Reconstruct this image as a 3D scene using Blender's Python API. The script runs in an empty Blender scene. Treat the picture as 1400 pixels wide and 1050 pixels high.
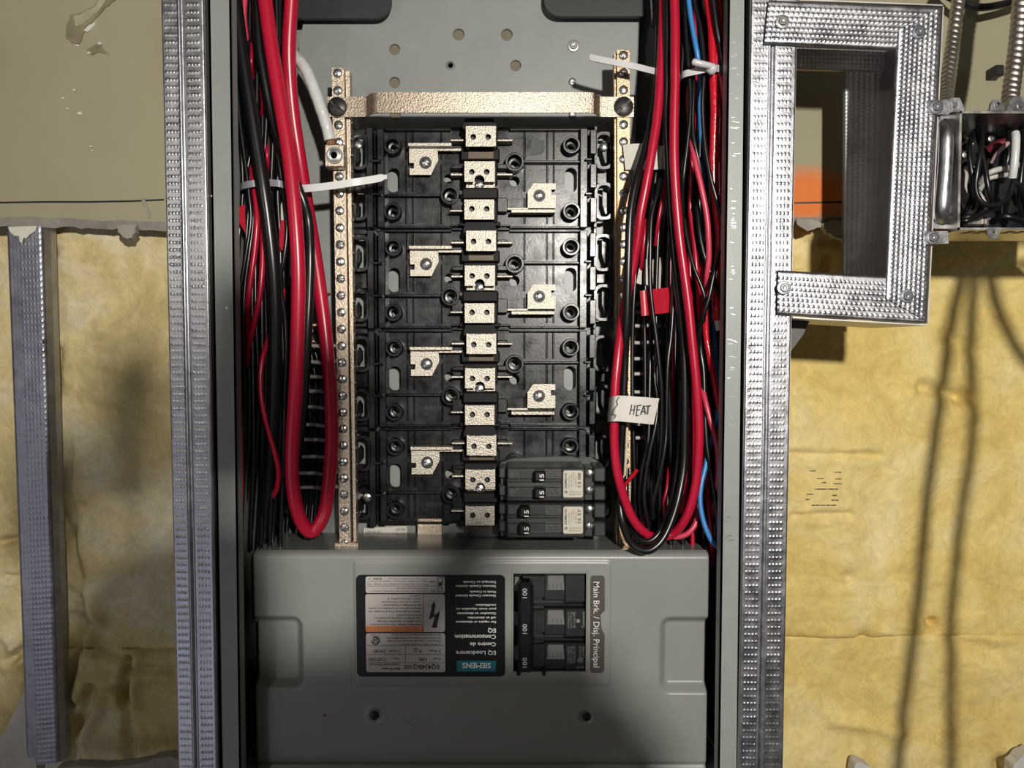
import bpy, bmesh, math, random
import numpy as np
from mathutils import Vector, noise, Matrix
random.seed(7)
C = bpy.context.scene.collection
SC = bpy.context.scene
# ------------------------------------------------------------------ camera
F = 1050.0
CAMY = -0.517
PITCH = math.radians(3.05)
cam = bpy.data.cameras.new('camera'); cam.sensor_width = 36; cam.lens = 36 * F / 1400
cam.clip_start = 0.01
camo = bpy.data.objects.new('camera', cam); C.objects.link(camo)
camo.location = (0, CAMY, 0); camo.rotation_euler = (math.pi / 2 - PITCH, 0, 0)
SC.camera = camo
# ------------------------------------------------------------------ world, lamps, exposure
SC.view_settings.view_transform = 'Standard'; SC.view_settings.look = 'None'
SC.view_settings.exposure = 0.0; SC.view_settings.gamma = 1.0
SC.view_settings.use_curve_mapping = False
w = bpy.data.worlds.new('room_light'); SC.world = w; w.use_nodes = True
w.node_tree.nodes['Background'].inputs[0].default_value = (1.0, 0.93, 0.84, 1)
w.node_tree.nodes['Background'].inputs[1].default_value = 0.085
def lamp(name, loc, tgt, power, size, col):
    l = bpy.data.lights.new(name, 'AREA'); l.shape = 'DISK'; l.size = size; l.energy = power; l.color = col
    o = bpy.data.objects.new(name, l); C.objects.link(o); o.location = loc
    o.rotation_euler = (Vector(tgt) - Vector(loc)).to_track_quat('-Z', 'Y').to_euler()
    return o
lamp('head_lamp', (0.20, -1.00, 0.20), (0.05, 0, 0.0), 12.8, 0.038, (1.0, 0.95, 0.87))
lamp('side_lamp', (-0.62, -0.95, 0.22), (0.1, 0, 0.0), 0.8, 0.05, (1.0, 0.94, 0.84))
lamp('cool_sheen_fill', (-0.95, -1.30, -0.75), (-.2, 0, -.1), 1.5, 0.8, (.80, .82, 1.0))  # added wide bluish fill, gives the left stud its lilac sheen

# ------------------------------------------------------------------ pixel helper, mesh builder
SP, CP = math.sin(PITCH), math.cos(PITCH)
def P(px, py, y):
    dx = (px - 700) / F; dz = (525 - py) / F
    d = Vector((dx, CP + dz * SP, -SP + dz * CP))
    t = (y - CAMY) / d.y
    return Vector((d.x * t, y, d.z * t))
def M(px, y):                      # pixel length to metres at depth y
    return px * (y - CAMY) / F

class MB:
    def __init__(s): s.v = []; s.f = []; s.m = []; s.prim = []
    def add(s, vs, fs, mi=0):
        b = len(s.v); s.prim.append((len(s.v), len(s.f))); s.v += [tuple(q) for q in vs]
        s.f += [tuple(i + b for i in f) for f in fs]; s.m += [mi] * len(fs)
        return s
    def box(s, x0, x1, y0, y1, z0, z1, c=0.0, mi=0):
        if x0 > x1: x0, x1 = x1, x0
        if y0 > y1: y0, y1 = y1, y0
        if z0 > z1: z0, z1 = z1, z0
        c = min(c, (x1 - x0) * .45, (y1 - y0) * .45, (z1 - z0) * .45)
        if c <= 0:
            vs = [(x, y, z) for x in (x0, x1) for y in (y0, y1) for z in (z0, z1)]
            return s.add(vs, [(0, 1, 3, 2), (4, 6, 7, 5), (0, 4, 5, 1), (2, 3, 7, 6), (0, 2, 6, 4), (1, 5, 7, 3)], mi)
        vs = []
        idx = {}
        X = (x0, x1); Y = (y0, y1); Z = (z0, z1)
        for i in (0, 1):
            for j in (0, 1):
                for k in (0, 1):
                    sx = c if i == 0 else -c; sy = c if j == 0 else -c; sz = c if k == 0 else -c
                    idx[i, j, k, 0] = len(vs); vs.append((X[i], Y[j] + sy, Z[k] + sz))
                    idx[i, j, k, 1] = len(vs); vs.append((X[i] + sx, Y[j], Z[k] + sz))
                    idx[i, j, k, 2] = len(vs); vs.append((X[i] + sx, Y[j] + sy, Z[k]))
        fs = []
        for i in (0, 1):
            q = [idx[i, 0, 0, 0], idx[i, 1, 0, 0], idx[i, 1, 1, 0], idx[i, 0, 1, 0]]; fs.append(q if i else q[::-1])
            q = [idx[0, i, 0, 1], idx[1, i, 0, 1], idx[1, i, 1, 1], idx[0, i, 1, 1]]; fs.append(q[::-1] if i else q)
            q = [idx[0, 0, i, 2], idx[1, 0, i, 2], idx[1, 1, i, 2], idx[0, 1, i, 2]]; fs.append(q if i else q[::-1])
        for a in (0, 1):
            for b in (0, 1):
                q = [idx[a, b, 0, 0], idx[a, b, 0, 1], idx[a, b, 1, 1], idx[a, b, 1, 0]]; fs.append(q if (a == b) else q[::-1])
                q = [idx[a, 0, b, 0], idx[a, 1, b, 0], idx[a, 1, b, 2], idx[a, 0, b, 2]]; fs.append(q if a == b else q[::-1])
                q = [idx[0, a, b, 1], idx[1, a, b, 1], idx[1, a, b, 2], idx[0, a, b, 2]]; fs.append(q[::-1] if a == b else q)
        for i in (0, 1):
            for j in (0, 1):
                for k in (0, 1):
                    q = [idx[i, j, k, 0], idx[i, j, k, 1], idx[i, j, k, 2]]
                    fs.append(q if (i + j + k) % 2 else q[::-1])
        return s.add(vs, fs, mi)
    def pbox(s, px0, py0, px1, py1, ya, yb, c=0.0, mi=0):
        a, b, d, e = P(px0, py0, ya), P(px1, py0, ya), P(px1, py1, ya), P(px0, py1, ya)
        return s.box((a.x + e.x) / 2, (b.x + d.x) / 2, ya, yb, (d.z + e.z) / 2, (a.z + b.z) / 2, c, mi)
    def prism(s, pts, yb, mi=0):           # polygon seen from the front, extruded straight back to y = yb
        n = len(pts); vs = list(pts) + [(p[0], yb, p[2]) for p in pts]
        fs = [tuple(range(n)), tuple(range(2 * n - 1, n - 1, -1))]
        fs += [(i, n + i, n + (i + 1) % n, (i + 1) % n) for i in range(n)]
        return s.add(vs, fs, mi)
    def ppoly(s, px, ya, yb, mi=0):
        return s.prism([P(x, y, ya) for x, y in px], yb, mi)
    def plate(s, outer, holes, ya, yb, mi=0):   # loops of (x, z); holes cut through
        bm = bmesh.new(); loops = []
        for lp in [outer] + holes:
            vv = [bm.verts.new((x, 0, z)) for x, z in lp]
            ee = [bm.edges.new((vv[i], vv[(i + 1) % len(vv)])) for i in range(len(vv))]
            loops.append(len(vv))
        bmesh.ops.triangle_fill(bm, edges=bm.edges[:], use_beauty=True, use_dissolve=False)
        bm.verts.index_update()
        co = [v.co.copy() for v in bm.verts]; tri = [[v.index for v in f.verts] for f in bm.faces]
        bm.free(); n = len(co)
        vs = [(c.x, ya, c.z) for c in co] + [(c.x, yb, c.z) for c in co]
        fs = []
        for t in tri:
            a, b, c = co[t[0]], co[t[1]], co[t[2]]
            up = ((b - a).cross(c - a)).y
            t = t if up < 0 else t[::-1]
            fs.append(tuple(t)); fs.append(tuple(i + n for i in t[::-1]))
        st = 0
        for ln in loops:
            fs += [(st + i, n + st + i, n + st + (i + 1) % ln, st + (i + 1) % ln) for i in range(ln)]
            st += ln
        return s.add(vs, fs, mi)
    def lathe(s, c, prof, n=20, mi=0, cap=True, ph=0.0):   # about the Y axis; prof = [(radius, y offset)]
        vs = []; fs = []; m = len(prof)
        for r, dy in prof:
            for i in range(n):
                a = 2 * math.pi * i / n + ph
                vs.append((c[0] + r * math.cos(a), c[1] + dy, c[2] + r * math.sin(a)))
        for j in range(m - 1):
            for i in range(n):
                k = (i + 1) % n
                fs.append((j * n + i, j * n + k, (j + 1) * n + k, (j + 1) * n + i))
        if cap:
            if prof[0][0] > 1e-6: fs.append(tuple(range(n))[::-1])
            if prof[-1][0] > 1e-6: fs.append(tuple(range((m - 1) * n, m * n)))
        return s.add(vs, fs, mi)
    def tube(s, pts, r, n=10, mi=0, rfun=None):
        pts = [Vector(p) for p in pts]; m = len(pts); vs = []; fs = []
        t0 = (pts[1] - pts[0]).normalized()
        u = t0.orthogonal().normalized(); L = 0.0
        for j in range(m):
            t = (pts[min(j + 1, m - 1)] - pts[max(j - 1, 0)]).normalized()
            u = (u - t * u.dot(t)).normalized(); v = t.cross(u)
            if j: L += (pts[j] - pts[j - 1]).length
            for i in range(n):
                a = 2 * math.pi * i / n
                rr = rfun(L, a) if rfun else (r[j] if isinstance(r, (list, tuple)) else r)
                vs.append(pts[j] + (u * math.cos(a) + v * math.sin(a)) * rr)
        for j in range(m - 1):
            for i in range(n):
                k = (i + 1) % n
                fs.append((j * n + i, j * n + k, (j + 1) * n + k, (j + 1) * n + i))
        fs.append(tuple(range(n))[::-1]); fs.append(tuple(range((m - 1) * n, m * n)))
        return s.add(vs, fs, mi)
    def ribbon(s, pts, wid, th, mi=0):     # pts centre line, wid = half-width vectors, th = thickness vectors
        vs = []; fs = []; m = len(pts)
        for p, wv, tv in zip(pts, wid, th):
            p = Vector(p); wv = Vector(wv); tv = Vector(tv)
            vs += [p - wv, p + wv, p + wv + tv, p - wv + tv]
        for j in range(m - 1):
            for i in range(4):
                k = (i + 1) % 4
                fs.append((j * 4 + i, j * 4 + k, j * 4 + 4 + k, j * 4 + 4 + i))
        fs.append((3, 2, 1, 0)); fs.append((m * 4 - 4, m * 4 - 3, m * 4 - 2, m * 4 - 1))
        return s.add(vs, fs, mi)
    def mesh(s, name, mats, off=(0, 0, 0), smooth=35):
        me = bpy.data.meshes.new(name)
        V = np.array(s.v, dtype=np.float64).reshape(-1, 3) - np.array(off)
        me.from_pydata(V.tolist(), [], s.f)
        for mt in (mats if isinstance(mats, (list, tuple)) else [mats]): me.materials.append(mt)
        if any(s.m): me.polygons.foreach_set('material_index', s.m)
        bm = bmesh.new(); bm.from_mesh(me); bmesh.ops.recalc_face_normals(bm, faces=bm.faces); bm.to_mesh(me); bm.free()
        if smooth:
            me.polygons.foreach_set('use_smooth', [True] * len(me.polygons))
            me.set_sharp_from_angle(angle=math.radians(smooth))
        me.update()
        return me
    def build(s, name, mats, parent=None, smooth=35, label=None):
        off = Vector((0, 0, 0)); q = parent
        while q: off += q.location; q = q.parent
        o = bpy.data.objects.new(name, s.mesh(name, mats, off, smooth)); C.objects.link(o); o.parent = parent
        if label: o['label'] = label
        return o
    def build_each(s, name, mats, parent=None, smooth=35):     # every primitive an object of its own
        out = []
        for i, (v0, f0) in enumerate(s.prim):
            v1, f1 = s.prim[i + 1] if i + 1 < len(s.prim) else (len(s.v), len(s.f))
            q = MB(); q.v = s.v[v0:v1]; q.f = [tuple(k - v0 for k in f) for f in s.f[f0:f1]]; q.m = s.m[f0:f1]
            out.append(q.build(name, mats, parent, smooth))
        return out
    def thing(s, name, mats, label, cat, group=None, smooth=35, kind=None):
        A = np.array(s.v); c = (A.min(0) + A.max(0)) / 2; c[2] = A[:, 2].min()
        o = bpy.data.objects.new(name, s.mesh(name, mats, c, smooth)); C.objects.link(o); o.location = c
        return tag(o, label, cat, group, kind)
def tag(o, label, cat, group=None, kind=None):
    if label: o['label'] = label
    if cat: o['category'] = cat
    if group: o['group'] = group
    if kind: o['kind'] = kind
    return o
def root(name, label, cat, loc, group=None):
    o = bpy.data.objects.new(name, None); C.objects.link(o); o.location = loc; o.empty_display_size = .01
    return tag(o, label, cat, group)
def copy_tree(o, parent=None):
    c = o.copy(); C.objects.link(c); c.parent = parent
    for ch in list(o.children): copy_tree(ch, c)
    return c
def part_copy(src, name, parent, world, rot=None):     # another object on the same mesh data
    off = Vector((0, 0, 0)); q = parent
    while q: off += q.location; q = q.parent
    o = bpy.data.objects.new(name, src); C.objects.link(o); o.parent = parent
    o.location = Vector(world) - off
    if rot is not None: o.rotation_euler = rot
    return o
def spline(pts, k=6):
    pts = [Vector(p) for p in pts]; out = []
    for i in range(len(pts) - 1):
        p0 = pts[max(i - 1, 0)]; p1 = pts[i]; p2 = pts[i + 1]; p3 = pts[min(i + 2, len(pts) - 1)]
        for j in range(k):
            t = j / k
            out.append(.5 * ((2 * p1) + (p2 - p0) * t + (2 * p0 - 5 * p1 + 4 * p2 - p3) * t * t + (3 * p1 - p0 - 3 * p2 + p3) * t ** 3))
    out.append(pts[-1]); return out
def circ(px, py, y, rpx, n=16):
    c = P(px, py, y); r = M(rpx, y)
    return [(c.x + r * math.cos(2 * math.pi * i / n), c.z + r * math.sin(2 * math.pi * i / n)) for i in range(n)]
def rrect(px0, py0, px1, py1, y, rpx, n=5):     # rounded rectangle, (x, z) loop
    a, b = P(px0, py1, y), P(px1, py0, y); r = M(rpx, y)
    r = min(r, (b.x - a.x) * .499, (b.z - a.z) * .499); out = []
    for cx, cz, a0 in ((b.x - r, b.z - r, 0), (a.x + r, b.z - r, 90), (a.x + r, a.z + r, 180), (b.x - r, a.z + r, 270)):
        for i in range(n + 1):
            t = math.radians(a0 + 90 * i / n); out.append((cx + r * math.cos(t), cz + r * math.sin(t)))
    return out
def grid_faces(nu, nv):
    i = np.arange(nu * nv).reshape(nv, nu)
    return np.stack([i[:-1, :-1], i[:-1, 1:], i[1:, 1:], i[1:, :-1]], -1).reshape(-1, 4)
def grid_mesh(name, co, nu, nv, mat, keep=None):
    me = bpy.data.meshes.new(name); f = grid_faces(nu, nv)
    if keep is not None: f = f[keep]
    me.vertices.add(len(co)); me.vertices.foreach_set('co', np.ascontiguousarray(co, dtype=np.float32).ravel())
    me.loops.add(len(f) * 4); me.loops.foreach_set('vertex_index', f.ravel().astype(np.int32))
    me.polygons.add(len(f)); me.polygons.foreach_set('loop_start', np.arange(0, len(f) * 4, 4, dtype=np.int32))
    me.polygons.foreach_set('use_smooth', np.ones(len(f), dtype=bool))
    me.materials.append(mat); me.update(calc_edges=True); me.validate()
    return me
def grid_obj(name, co, nu, nv, mat, parent=None, keep=None):
    off = Vector((0, 0, 0)); q = parent
    while q: off += q.location; q = q.parent
    o = bpy.data.objects.new(name, grid_mesh(name, co - np.array(off), nu, nv, mat, keep)); C.objects.link(o); o.parent = parent
    return o

# ------------------------------------------------------------------ materials
def new_mat(name):
    m = bpy.data.materials.new(name); m.use_nodes = True
    nt = m.node_tree; return m, nt, nt.nodes['Principled BSDF']
def noise_node(nt, scale, detail=4, rough=.6, stretch=None):
    tc = nt.nodes.new('ShaderNodeTexCoord'); n = nt.nodes.new('ShaderNodeTexNoise')
    n.inputs['Scale'].default_value = scale; n.inputs['Detail'].default_value = detail; n.inputs['Roughness'].default_value = rough
    if stretch:
        mp = nt.nodes.new('ShaderNodeMapping'); mp.inputs['Scale'].default_value = stretch
        nt.links.new(tc.outputs['Object'], mp.inputs['Vector']); nt.links.new(mp.outputs['Vector'], n.inputs['Vector'])
    else: nt.links.new(tc.outputs['Object'], n.inputs['Vector'])
    return n
def ramp(nt, src, stops):
    r = nt.nodes.new('ShaderNodeValToRGB'); e = r.color_ramp.elements
    while len(e) < len(stops): e.new(.5)
    for i, (p, c) in enumerate(stops):
        e[i].position = p; e[i].color = (c[0], c[1], c[2], 1) if isinstance(c, (tuple, list)) else (c, c, c, 1)
    nt.links.new(src, r.inputs['Fac']); return r
def mat(name, col, rough=.5, metal=0.0, var=0.0, vscale=60, bump=0.0, bscale=400, spec=.5, rvar=0.0, stretch=None, coat=0.0):
    m, nt, b = new_mat(name)
    b.inputs['Base Color'].default_value = (*col, 1); b.inputs['Roughness'].default_value = rough
    b.inputs['Metallic'].default_value = metal; b.inputs['Specular IOR Level'].default_value = spec
    b.inputs['Coat Weight'].default_value = coat
    if var or rvar:
        n = noise_node(nt, vscale, 5, .65, stretch)
        if var:
            r = ramp(nt, n.outputs['Fac'], [(.3, tuple(c * (1 - var) for c in col)), (.7, tuple(min(1, c * (1 + var)) for c in col))])
            nt.links.new(r.outputs['Color'], b.inputs['Base Color'])
        if rvar:
            r2 = ramp(nt, n.outputs['Fac'], [(.3, max(0.02, rough - rvar)), (.7, min(1, rough + rvar))])
            nt.links.new(r2.outputs['Color'], b.inputs['Roughness'])
    if bump:
        n2 = noise_node(nt, bscale, 3, .6, stretch)
        bp = nt.nodes.new('ShaderNodeBump'); bp.inputs['Strength'].default_value = bump; bp.inputs['Distance'].default_value = .001
        nt.links.new(n2.outputs['Fac'], bp.inputs['Height']); nt.links.new(bp.outputs['Normal'], b.inputs['Normal'])
    return m
galv = mat('galvanised_steel', (.41, .41, .435), .36, 1, .2, 90, .15, 900, rvar=.10)
galv_dull = mat('dull_galvanised_steel', (.40, .40, .45), .42, 1, .2, 70, .12, 900, rvar=.08)
galv_dark = mat('galvanised_steel_inner', (.5, .48, .48), .5, 1, .15, 60)
paint = mat('grey_enamel', (.226, .238, .228), .38, 0, .05, 40, .05, 900)
black = mat('black_phenolic', (.006, .006, .0072), .30, 0, .5, 50, .06, 500, rvar=.12)
blackm = mat('black_plastic_matt', (.014, .014, .015), .45, 0, .3, 60)
blackh = mat('black_handle', (.004, .004, .005), .35)
greyblk = mat('dark_grey_moulding', (.026, .027, .027), .42, 0, .2, 80, .05, 600)
tin = mat('tinned_copper', (.52, .435, .345), .42, 1, .2, 700, .48, 800, rvar=.12)
tinl = mat('tinned_aluminium', (.41, .375, .32), .45, 1, .2, 700, .5, 800, rvar=.10)
barcu = mat('shaded_bar_copper', (.40, .285, .185), .40, 1, .3, 300, .4, 800, rvar=.12)  # darker copper, carries the shade of the wire loops over the right bar
copper = mat('copper', (.62, .36, .22), .4, 1, .25, 120)
steel = mat('zinc_screw', (.52, .515, .50), .30, 1)
dksteel = mat('blackened_screw', (.045, .04, .037), .4, .7)
red = mat('red_insulation', (.40, .006, .030), .30, 0, .06, 30)
redt = mat('red_tape', (.50, .008, .022), .22, 0, .15, 120, .5, 160)
pink = mat('light_red_insulation', (.55, .045, .085), .34)
blk = mat('black_insulation', (.0055, .0055, .006), .30)
blue = mat('blue_insulation', (.035, .19, .47), .35)
white = mat('white_tape', (.52, .53, .52), .35, 0, .06, 90, .1, 300)
whitew = mat('white_insulation', (.46, .43, .41), .4)
cream = mat('cream_insulation', (.62, .56, .40), .4)
redflag = mat('red_flag_tape', (.42, .008, .025), .32)
paper = mat('label_paper', (.50, .47, .42), .55, 0, .05, 200)
whitepanel = mat('label_white', (.46, .42, .40), .35)
blklabel = mat('label_black', (.008, .008, .010), .28)
ink = mat('black_ink', (.012, .011, .012), .5)
inkw = mat('white_ink', (.62, .62, .60), .5)
inkg = mat('grey_ink', (.20, .20, .19), .5)
orange = mat('orange_band', (.55, .17, .045), .4)
teal = mat('teal_band', (.008, .125, .165), .35)
brownlab = mat('brown_grey_label', (.075, .066, .058), .35)
nylon = mat('natural_nylon', (.52, .51, .52), .3, coat=.2)
clearn = mat('clear_nylon', (.66, .66, .65), .16, coat=.5)
greyn = mat('grey_nylon', (.22, .22, .245), .4)
clear = mat('clear_window', (.16, .16, .16), .12, spec=.8, coat=.4)
conduit_m = mat('flexible_steel_conduit', (.50, .45, .40), .38, 1, .2, 80)
dried = mat('drywall_paper_edge', (.30, .275, .24), .9, 0, .2, 60, .5, 120)
gyp = mat('gypsum_core', (.55, .53, .50), .9, 0, .1, 60, .4, 150)
# ------------------------------------------------------------------ back wall (backing board) and insulation
def wall_mat():
    m, nt, b = new_mat('olive_wall_board'); b.inputs['Roughness'].default_value = .75
    n = noise_node(nt, 9, 6, .6)
    base = ramp(nt, n.outputs['Fac'], [(.3, (.290, .262, .168)), (.7, (.335, .305, .200))])
    tc = nt.nodes.new('ShaderNodeTexCoord'); sx = nt.nodes.new('ShaderNodeSeparateXYZ'); nt.links.new(tc.outputs['Object'], sx.inputs[0])
    def math_(op, a, c=None):
        q = nt.nodes.new('ShaderNodeMath'); q.operation = op
        for i, v in enumerate((a, c)):
            if v is None: continue
            if isinstance(v, (int, float)): q.inputs[i].default_value = v
            else: nt.links.new(v, q.inputs[i])
        return q.outputs[0]
    # orange marking paint sprayed on the board at the right
    oz = P(1120, 268, WY).z; ox = P(1105, 268, WY).x
    n2 = noise_node(nt, 30, 3)
    dx = math_('DIVIDE', math_('SUBTRACT', sx.outputs['X'], ox), .040)
    dz = math_('DIVIDE', math_('SUBTRACT', sx.outputs['Z'], oz), .028)
    d = math_('ADD', math_('ADD', math_('POWER', math_('ABSOLUTE', dx), 2.0), math_('POWER', math_('ABSOLUTE', dz), 2.0)), math_('MULTIPLY', math_('SUBTRACT', n2.outputs['Fac'], .5), .7))
    r = ramp(nt, d, [(.25, 1.0), (1.0, 0.0)])
    mx = nt.nodes.new('ShaderNodeMix'); mx.data_type = 'RGBA'
    nt.links.new(r.outputs['Color'], mx.inputs['Factor']); nt.links.new(base.outputs['Color'], mx.inputs[6]); mx.inputs[7].default_value = (.66, .17, .03, 1)
    nt.links.new(mx.outputs[2], b.inputs['Base Color'])
    bn = noise_node(nt, 160, 3); bp = nt.nodes.new('ShaderNodeBump'); bp.inputs['Strength'].default_value = .10; bp.inputs['Distance'].default_value = .001
    nt.links.new(bn.outputs['Fac'], bp.inputs['Height']); nt.links.new(bp.outputs['Normal'], b.inputs['Normal'])
    return m
WY = .125
wallm = wall_mat()
wmb = MB()
# ragged lower edge of the board
zb = P(0, 300, WY).z
bot = []
for i in range(0, 161):
    x = -.62 + 1.24 * i / 160
    bot.append((x, WY, zb + .0022 * noise.noise((x * 14, 0, 3)) + .0012 * noise.noise((x * 60, 0, 9)) - .0035 * math.sin(max(0, min(1, (x + .40) / .26)) * math.pi)))
wmb.prism([(-.62, WY, .52), (.62, WY, .52)] + bot[::-1], WY + .016)
wall = wmb.build('wall_back', wallm, None, 0); tag(wall, 'olive green backing board with a torn lower edge above yellow insulation', 'wall', kind='structure')
# torn paper hanging along the edge, grey underside of the board
for side, (xa, xb) in enumerate(((-.62, -.255), (.205, .62))):
    e = MB(); top = []; lo = []; n = 70
    for i in range(n + 1):
        x = xa + (xb - xa) * i / n
        k = min(160, max(0, (x + .62) / 1.24 * 160)); zz = bot[int(k)][2]
        top.append((x, WY - .0012, zz + .0012)); hang = .0055 + .003 * noise.noise((x * 40, 1, 2)) + .0015 * noise.noise((x * 160, 1, 2))
        lo.append((x, WY + .004, zz - max(.001, hang)))
    e.add(top + lo, [(i, i + 1, n + 2 + i, n + 1 + i) for i in range(n)])
    e.build('torn_paper_edge', dried, wall)
# thin dark line drawn (and cut) across the board
for pts in ([(-6, 277), (60, 276), (120, 276), (178, 275), (224, 273)], [(1086, 277.5), (1130, 276.5), (1160, 276)]):
    l = MB(); c = [P(x, y, WY - .0004) for x, y in pts]
    l.ribbon(c, [(0, 0, .0007)] * len(c), [(0, .0005, 0)] * len(c)); l.build('drawn_line', ink, wall)
# plaster smears and torn patches on the upper left board
sm = mat('plaster_smear', (.36, .33, .23), .6, 0, .15, 60, .6, 90)
smw = mat('dry_plaster', (.62, .60, .52), .8, 0, .1, 80)
smb = mat('scraped_paper', (.22, .185, .115), .85, 0, .25, 70)
def blob(px, ya, th, m, name, jit=.0, seed=0):
    q = MB(); rr = random.Random(seed); out = []
    for i in range(len(px)):
        x0, y0 = px[i]; x1, y1 = px[(i + 1) % len(px)]
        for k in range(4):
            t = k / 4; out.append((x0 + (x1 - x0) * t + rr.uniform(-jit, jit), y0 + (y1 - y0) * t + rr.uniform(-jit, jit)))
    q.ppoly(out, ya - th, ya); return q.build(name, m, wall, 0)
blob([(96, 20), (108, 18), (128, 8), (140, -6), (165, -6), (148, 6), (132, 22), (118, 36), (108, 60), (98, 58), (89, 50), (91, 34)], WY, .0012, smb, 'scraped_patch', 1.0, 1)
blob([(100, 22), (110, 20), (130, 8), (142, -6), (148, -6), (134, 14), (116, 30), (103, 36)], WY, .0016, sm, 'plaster_smear', 1.0, 2)
blob([(114, 42), (122, 34), (131, 30), (128, 36), (119, 43)], WY, .0018, smw, 'dry_plaster', .6, 3)
blob([(119, 68), (128, 62), (137, 60), (141, 68), (147, 73), (135, 71), (126, 75), (119, 72)], WY, .0010, smb, 'scraped_patch', .8, 4)
for i, (x, y, r) in enumerate([(106, 62, 2.2), (121, 72, 2.5), (136, 59, 2.8), (101, 123, 2), (86, 134, 1.8), (109, 155, 3.4), (124, 200, 1.8), (126, 206, 1.6), (92, 148, 1.6), (54, 320, .1)]):
    blob([(x + r * math.cos(a) * (1 + .5 * math.sin(i * 7 + a * 3)), y + r * .7 * math.sin(a)) for a in [k * math.pi / 4 for k in range(8)]], WY, .0014, smw, 'plaster_crumb', .25, 20 + i)
blob([(194, 271), (199, 271), (199, 277), (204, 292), (205, 298), (202, 298), (198, 281), (194, 277)], WY - .0006, .0006, dried, 'torn_paper_strip', .3, 40)
blob([(160, 309), (170, 307), (186, 308), (185, 316), (180, 325), (172, 326), (162, 318)], WY + .004, .006, dried, 'torn_paper_strip', 1.2, 41)
blob([(1090, 300), (1112, 301), (1124, 305), (1122, 311), (1104, 315), (1090, 308)], WY - .002, .002, dried, 'torn_paper_strip', 1.0, 42)
blob([(1124, 306), (1140, 300), (1160, 302), (1162, 332), (1148, 326), (1130, 318)], WY + .002, .006, dried, 'torn_paper_strip', 1.2, 43)

def ins_mat(name, lo, mid, hi):
    m, nt, b = new_mat(name); b.inputs['Roughness'].default_value = .95; b.inputs['Specular IOR Level'].default_value = .1
    n = noise_node(nt, 10, 8, .62); n.inputs['Distortion'].default_value = .8
    r = ramp(nt, n.outputs['Fac'], [(.30, lo), (.48, mid), (.68, hi)])
    nf = noise_node(nt, 42, 9, .72); nf.inputs['Distortion'].default_value = 2.2; rf = ramp(nt, nf.outputs['Fac'], [(.30, .80), (.68, 1.10)])
    mx = nt.nodes.new('ShaderNodeMix'); mx.data_type = 'RGBA'; mx.blend_type = 'MULTIPLY'; mx.inputs['Factor'].default_value = 1
    nt.links.new(r.outputs['Color'], mx.inputs[6]); nt.links.new(rf.outputs['Color'], mx.inputs[7]); nt.links.new(mx.outputs[2], b.inputs['Base Color'])
    b1 = noise_node(nt, 48, 9, .74); b1.inputs['Distortion'].default_value = 2.0
    bp = nt.nodes.new('ShaderNodeBump'); bp.inputs['Strength'].default_value = .34; bp.inputs['Distance'].default_value = .004
    nt.links.new(b1.outputs['Fac'], bp.inputs['Height']); nt.links.new(bp.outputs['Normal'], b.inputs['Normal'])
    return m
insR = ins_mat('yellow_glass_wool', (.62, .435, .125), (.77, .59, .215), (.83, .70, .37))
insL = ins_mat('yellow_glass_wool_dusty', (.46, .37, .17), (.64, .53, .27), (.72, .66, .50))
def batt(name, label, px0, px1, py0, py1, ytop, ybot, mt, seed, creases=(), pits=(), group=None, edge=.0, slope=0.0):
    a, b = P(px0, py0, ytop), P(px1, py1, ybot)
    al, bl = P(px0, py1, ybot), P(px1, py0, ytop)
    nu = max(8, int((px1 - px0) / 2.6)); nv = max(8, int((py1 - py0) / 2.6)); co = []
    for j in range(nv):
        t = j / (nv - 1)
        for i in range(nu):
            u = i / (nu - 1)
            px = px0 + slope * t + (px1 - px0 - slope * t) * u; py = py0 + (py1 - py0) * t
            y = ytop + (ybot - ytop) * t
            p = P(px, py, y); q = Vector((p.x, p.z, seed))
            d = .0075 * noise.noise(q * 8) + .0026 * noise.noise(q * 24) + .0009 * noise.noise(q * 70) + .0005 * noise.noise(q * 190)
            for cx0, cy0, cx1, cy1, wd, dep in creases:
                ex, ey = cx1 - cx0, cy1 - cy0; tt = max(0, min(1, ((px - cx0) * ex + (py - cy0) * ey) / (ex * ex + ey * ey)))
                ds = math.hypot(px - cx0 - ex * tt, py - cy0 - ey * tt) + 3.5 * noise.noise(q * 60)
                d += dep * math.exp(-(ds / wd) ** 2) - dep * .35 * math.exp(-((ds - wd * 2.2) / (wd * 1.6)) ** 2)
            for cx, cy, wr, dep in pits:
                ds = math.hypot(px - cx, py - cy); d += dep * math.exp(-(ds / wr) ** 2)
            e = min(u * (px1 - px0), (1 - u) * (px1 - px0), t * (py1 - py0), (1 - t) * (py1 - py0))
            if edge and e < 8: d += edge * (1 - e / 8) ** 2
            co.append((p.x, y + d, p.z))
    co = np.array(co); c = (co.min(0) + co.max(0)) / 2
    o = grid_obj(name, co - c, nu, nv, mt); o.location = c
    # backing so that the batt has thickness
    s = MB(); k = [Vector(co[0]), Vector(co[nu - 1]), Vector(co[nu * nv - 1]), Vector(co[nu * (nv - 1)])]
    base = [Vector((p.x, yy, p.z)) for p, yy in zip(k, (ytop, ytop, ybot, ybot))]; mid = sum(base, Vector()) / 4
    fr_ = [p + (mid - p) * .03 + Vector((0, .016, 0)) for p in base]; bk = [p + Vector((0, .024, 0)) for p in fr_]
    s.add(fr_ + bk, [(0, 1, 2, 3), (4, 7, 6, 5), (0, 4, 5, 1), (1, 5, 6, 2), (2, 6, 7, 3), (3, 7, 4, 0)])
    s.build('batt_core', mt, o)
    tag(o, label, 'insulation', group); return o
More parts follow.
